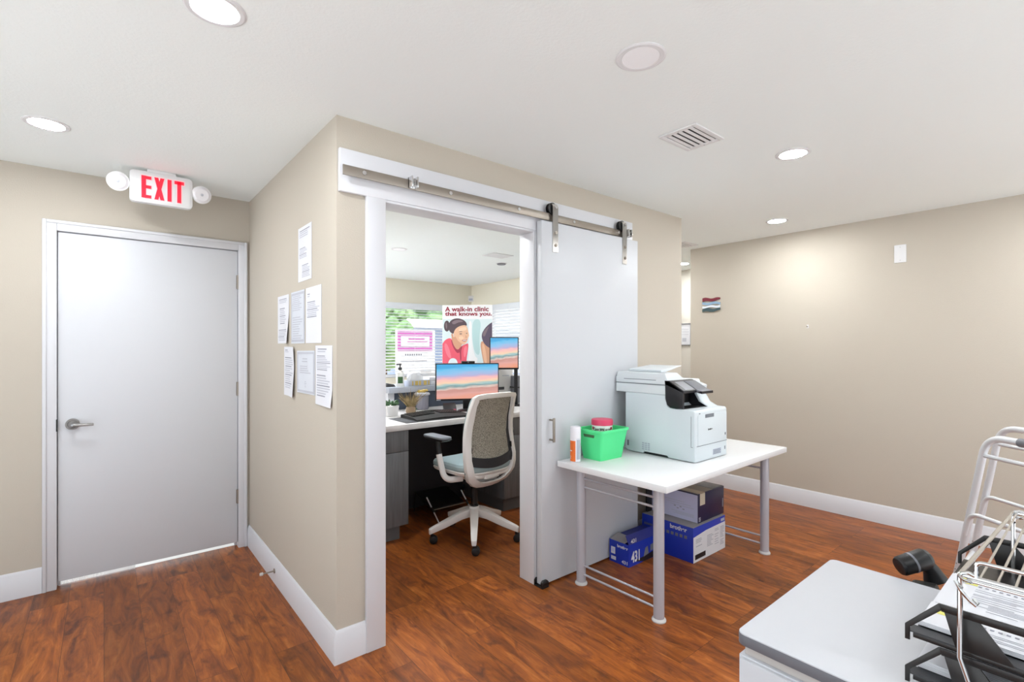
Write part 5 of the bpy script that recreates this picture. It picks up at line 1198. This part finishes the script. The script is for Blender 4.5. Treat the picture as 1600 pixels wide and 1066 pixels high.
K(seat_layers([(0.97, 0.530, 0.6), (1.0, 0.54, 0.6), (1.0, 0.562, 0.6), (0.96, 0.578, 0.6), (0.85, 0.586, 0.5), (0.6, 0.588, 0.2)]), 'seat_cushion', 'seatblue')
# back: centre line follows (y) profile by height
def by(z):
    pr = [(0.40, -0.12), (0.45, -0.19), (0.52, -0.235), (0.60, -0.245), (0.70, -0.225), (0.80, -0.212), (0.90, -0.222), (1.0, -0.25), (1.10, -0.285)]
    for (z0, y0), (z1, y1) in zip(pr, pr[1:]):
        if z <= z1: u = (z - z0) / (z1 - z0); u = max(0, u); return y0 + (y1 - y0) * u
    return pr[-1][1]
def bw_(z):
    pr = [(0.40, 0.06), (0.43, 0.14), (0.48, 0.20), (0.54, 0.228), (0.62, 0.236), (0.75, 0.226), (0.90, 0.212), (1.02, 0.200), (1.06, 0.188), (1.082, 0.15)]
    for (z0, y0), (z1, y1) in zip(pr, pr[1:]):
        if z <= z1: u = (z - z0) / (z1 - z0); u = max(0, u); return y0 + (y1 - y0) * u
    return pr[-1][1]
def bcurve(x): return 0.055 * (x / 0.23) ** 2         # sides wrap forward
zs = [0.432, 0.45, 0.48, 0.52, 0.57, 0.63, 0.70, 0.78, 0.86, 0.94, 1.0, 1.04]
loop = [(-bw_(z), z) for z in zs[::-1]]
loop = loop[::-1]
left = [(-bw_(z), z) for z in zs]; right = [(bw_(z), z) for z in zs[::-1]]
topc = [(-0.193, 1.062), (-0.172, 1.078), (-0.12, 1.086), (0, 1.089), (0.12, 1.086), (0.172, 1.078), (0.193, 1.062)]
botc = [(0.10, 0.415), (0.04, 0.408), (-0.04, 0.408), (-0.10, 0.415)]
L2 = left + topc + right + botc
pts = [Vector((x, by(z) + bcurve(x), z)) for x, z in L2]
def band(pts, inner, depth, nm, m, closed=True, p=None, bevel=0.004):     # frame band: outer loop and inner loop, with depth in y
    b = MB(); n = len(pts); R0 = []
    for i in range(n):
        o, q_ = pts[i], inner[i]
        R0.append([b.bm.verts.new(v) for v in (o + Vector((0, -depth / 2, 0)), o + Vector((0, depth / 2, 0)), q_ + Vector((0, depth / 2, 0)), q_ + Vector((0, -depth / 2, 0)))])
    for i in range(n if closed else n - 1):
        A, Bq = R0[i], R0[(i + 1) % n]
        for k in range(4): b.bm.faces.new((A[k], A[(k + 1) % 4], Bq[(k + 1) % 4], Bq[k]))
    if not closed: b.bm.faces.new(R0[0]); b.bm.faces.new(R0[-1][::-1])
    return K(b, nm, m, p, bevel=bevel)
def inset(P2, d):
    out = []; n = len(P2); cx_ = 0; cz_ = 0.76
    for i in range(n):
        a, c = Vector(P2[i - 1]), Vector(P2[(i + 1) % n]); t_ = (c - a).normalized(); nrm = Vector((t_.y, -t_.x))
        if nrm.dot(Vector((cx_, cz_)) - Vector(P2[i])) < 0: nrm = -nrm
        dd = d(P2[i]) if callable(d) else d
        out.append((P2[i][0] + nrm.x * dd, P2[i][1] + nrm.y * dd))
    return out
I2 = inset(L2, lambda p: 0.046 if p[1] < 0.6 else (0.040 if p[1] < 0.98 else 0.034))
inner = [Vector((x, by(z) + bcurve(x), z)) for x, z in I2]
fr = band(pts, inner, 0.034, 'back_frame', 'chairwhite', bevel=0.008)
# mesh panel and dark trim behind the frame (forward side)
zm = [0.585 + (1.058 - 0.585) * i / 16 for i in range(17)]
b = MB()
def mp_(u, v):
    z = 0.635 + (1.055 - 0.635) * v; ww = bw_(z) - 0.036; x = (u * 2 - 1) * ww
    z2 = z - (1 - v) * 0.022 * (1 - (u * 2 - 1) ** 2); return (x, by(z) + bcurve(x) + 0.012, z2)
b.sheet(mp_, 20, 24); K(b, 'mesh_panel', 'meshback', fr)
b = MB(); b.sheet(lambda u, v: ((u * 2 - 1) * 0.200, by(0.6) + bcurve((u * 2 - 1) * 0.2) + 0.012, 0.560 + v * 0.066 + 0.030 * (u * 2 - 1) ** 2), 20, 2); b.thicken(0.012); K(b, 'lumbar_band', 'charcoal', fr)
b = MB(); b.sheet(lambda u, v: (bw_(0.58 + 0.46 * v) - 0.066 + u * 0.028, by(0.58 + 0.46 * v) + bcurve(0.19) + 0.006, 0.58 + 0.46 * v), 1, 16); b.thicken(0.006); K(b, 'side_trim', 'charcoal', fr)
b = MB(); b.sheet(lambda u, v: (-bw_(0.50 + 0.56 * v) + 0.004 + u * 0.02, by(0.50 + 0.56 * v) + 0.072, 0.50 + 0.56 * v), 1, 14); b.thicken(0.014); K(b, 'back_upholstery_edge', 'seatblue', fr)
for sg in (-1, 1): K(MB().box(sg * 0.188 - 0.008, sg * 0.188 + 0.008, by(0.7) + 0.025, by(0.7) + 0.05, 0.675, 0.715), 'lumbar_clip', 'black', fr)
b = MB(); b.box(-0.065, 0.065, -0.205, -0.165, 0.478, 0.512); K(b, 'rear_bracket', 'chairwhite', bevel=0.006)
b = MB()
for sg in (-1, 1): b.tube([(sg * 0.06, -0.185, 0.495), (sg * 0.14, -0.19, 0.505), (sg * 0.205, -0.185, 0.525)], 0.014, 10)
K(b, 'bracket_arm', 'chairwhite')
for sg in (-1, 1):
    b = MB(); P = bend([(sg * 0.16, -0.06, 0.478), (sg * 0.284, -0.02, 0.478), (sg * 0.296, 0.03, 0.655)], 0.06, 8)
    b.tube(P, 0.0235, 14, flat=0.8); am = K(b, 'arm_support', 'chairwhite')
    b = MB(); b.tube([(sg * 0.295, 0.028, 0.65), (sg * 0.298, 0.045, 0.76)], 0.0175, 14); K(b, 'arm_post', 'black', am)
    b = MB(); b.hexa([(sg * 0.298 - 0.036, -0.05, 0.752), (sg * 0.298 + 0.036, -0.05, 0.752), (sg * 0.298 + 0.032, 0.15, 0.752), (sg * 0.298 - 0.032, 0.15, 0.752)], [(sg * 0.298 - 0.046, -0.075, 0.768), (sg * 0.298 + 0.046, -0.075, 0.768), (sg * 0.298 + 0.040, 0.17, 0.768), (sg * 0.298 - 0.040, 0.17, 0.768)]); K(b, 'pad_base', 'black', am, bevel=0.004)
    b = MB(); b.prism(rrect(sg * 0.298 - 0.046, sg * 0.298 + 0.046, -0.078, 0.172, 0.03), 'z', 0.768, 0.785); K(b, 'arm_pad', 'armpad', am, bevel=0.006)
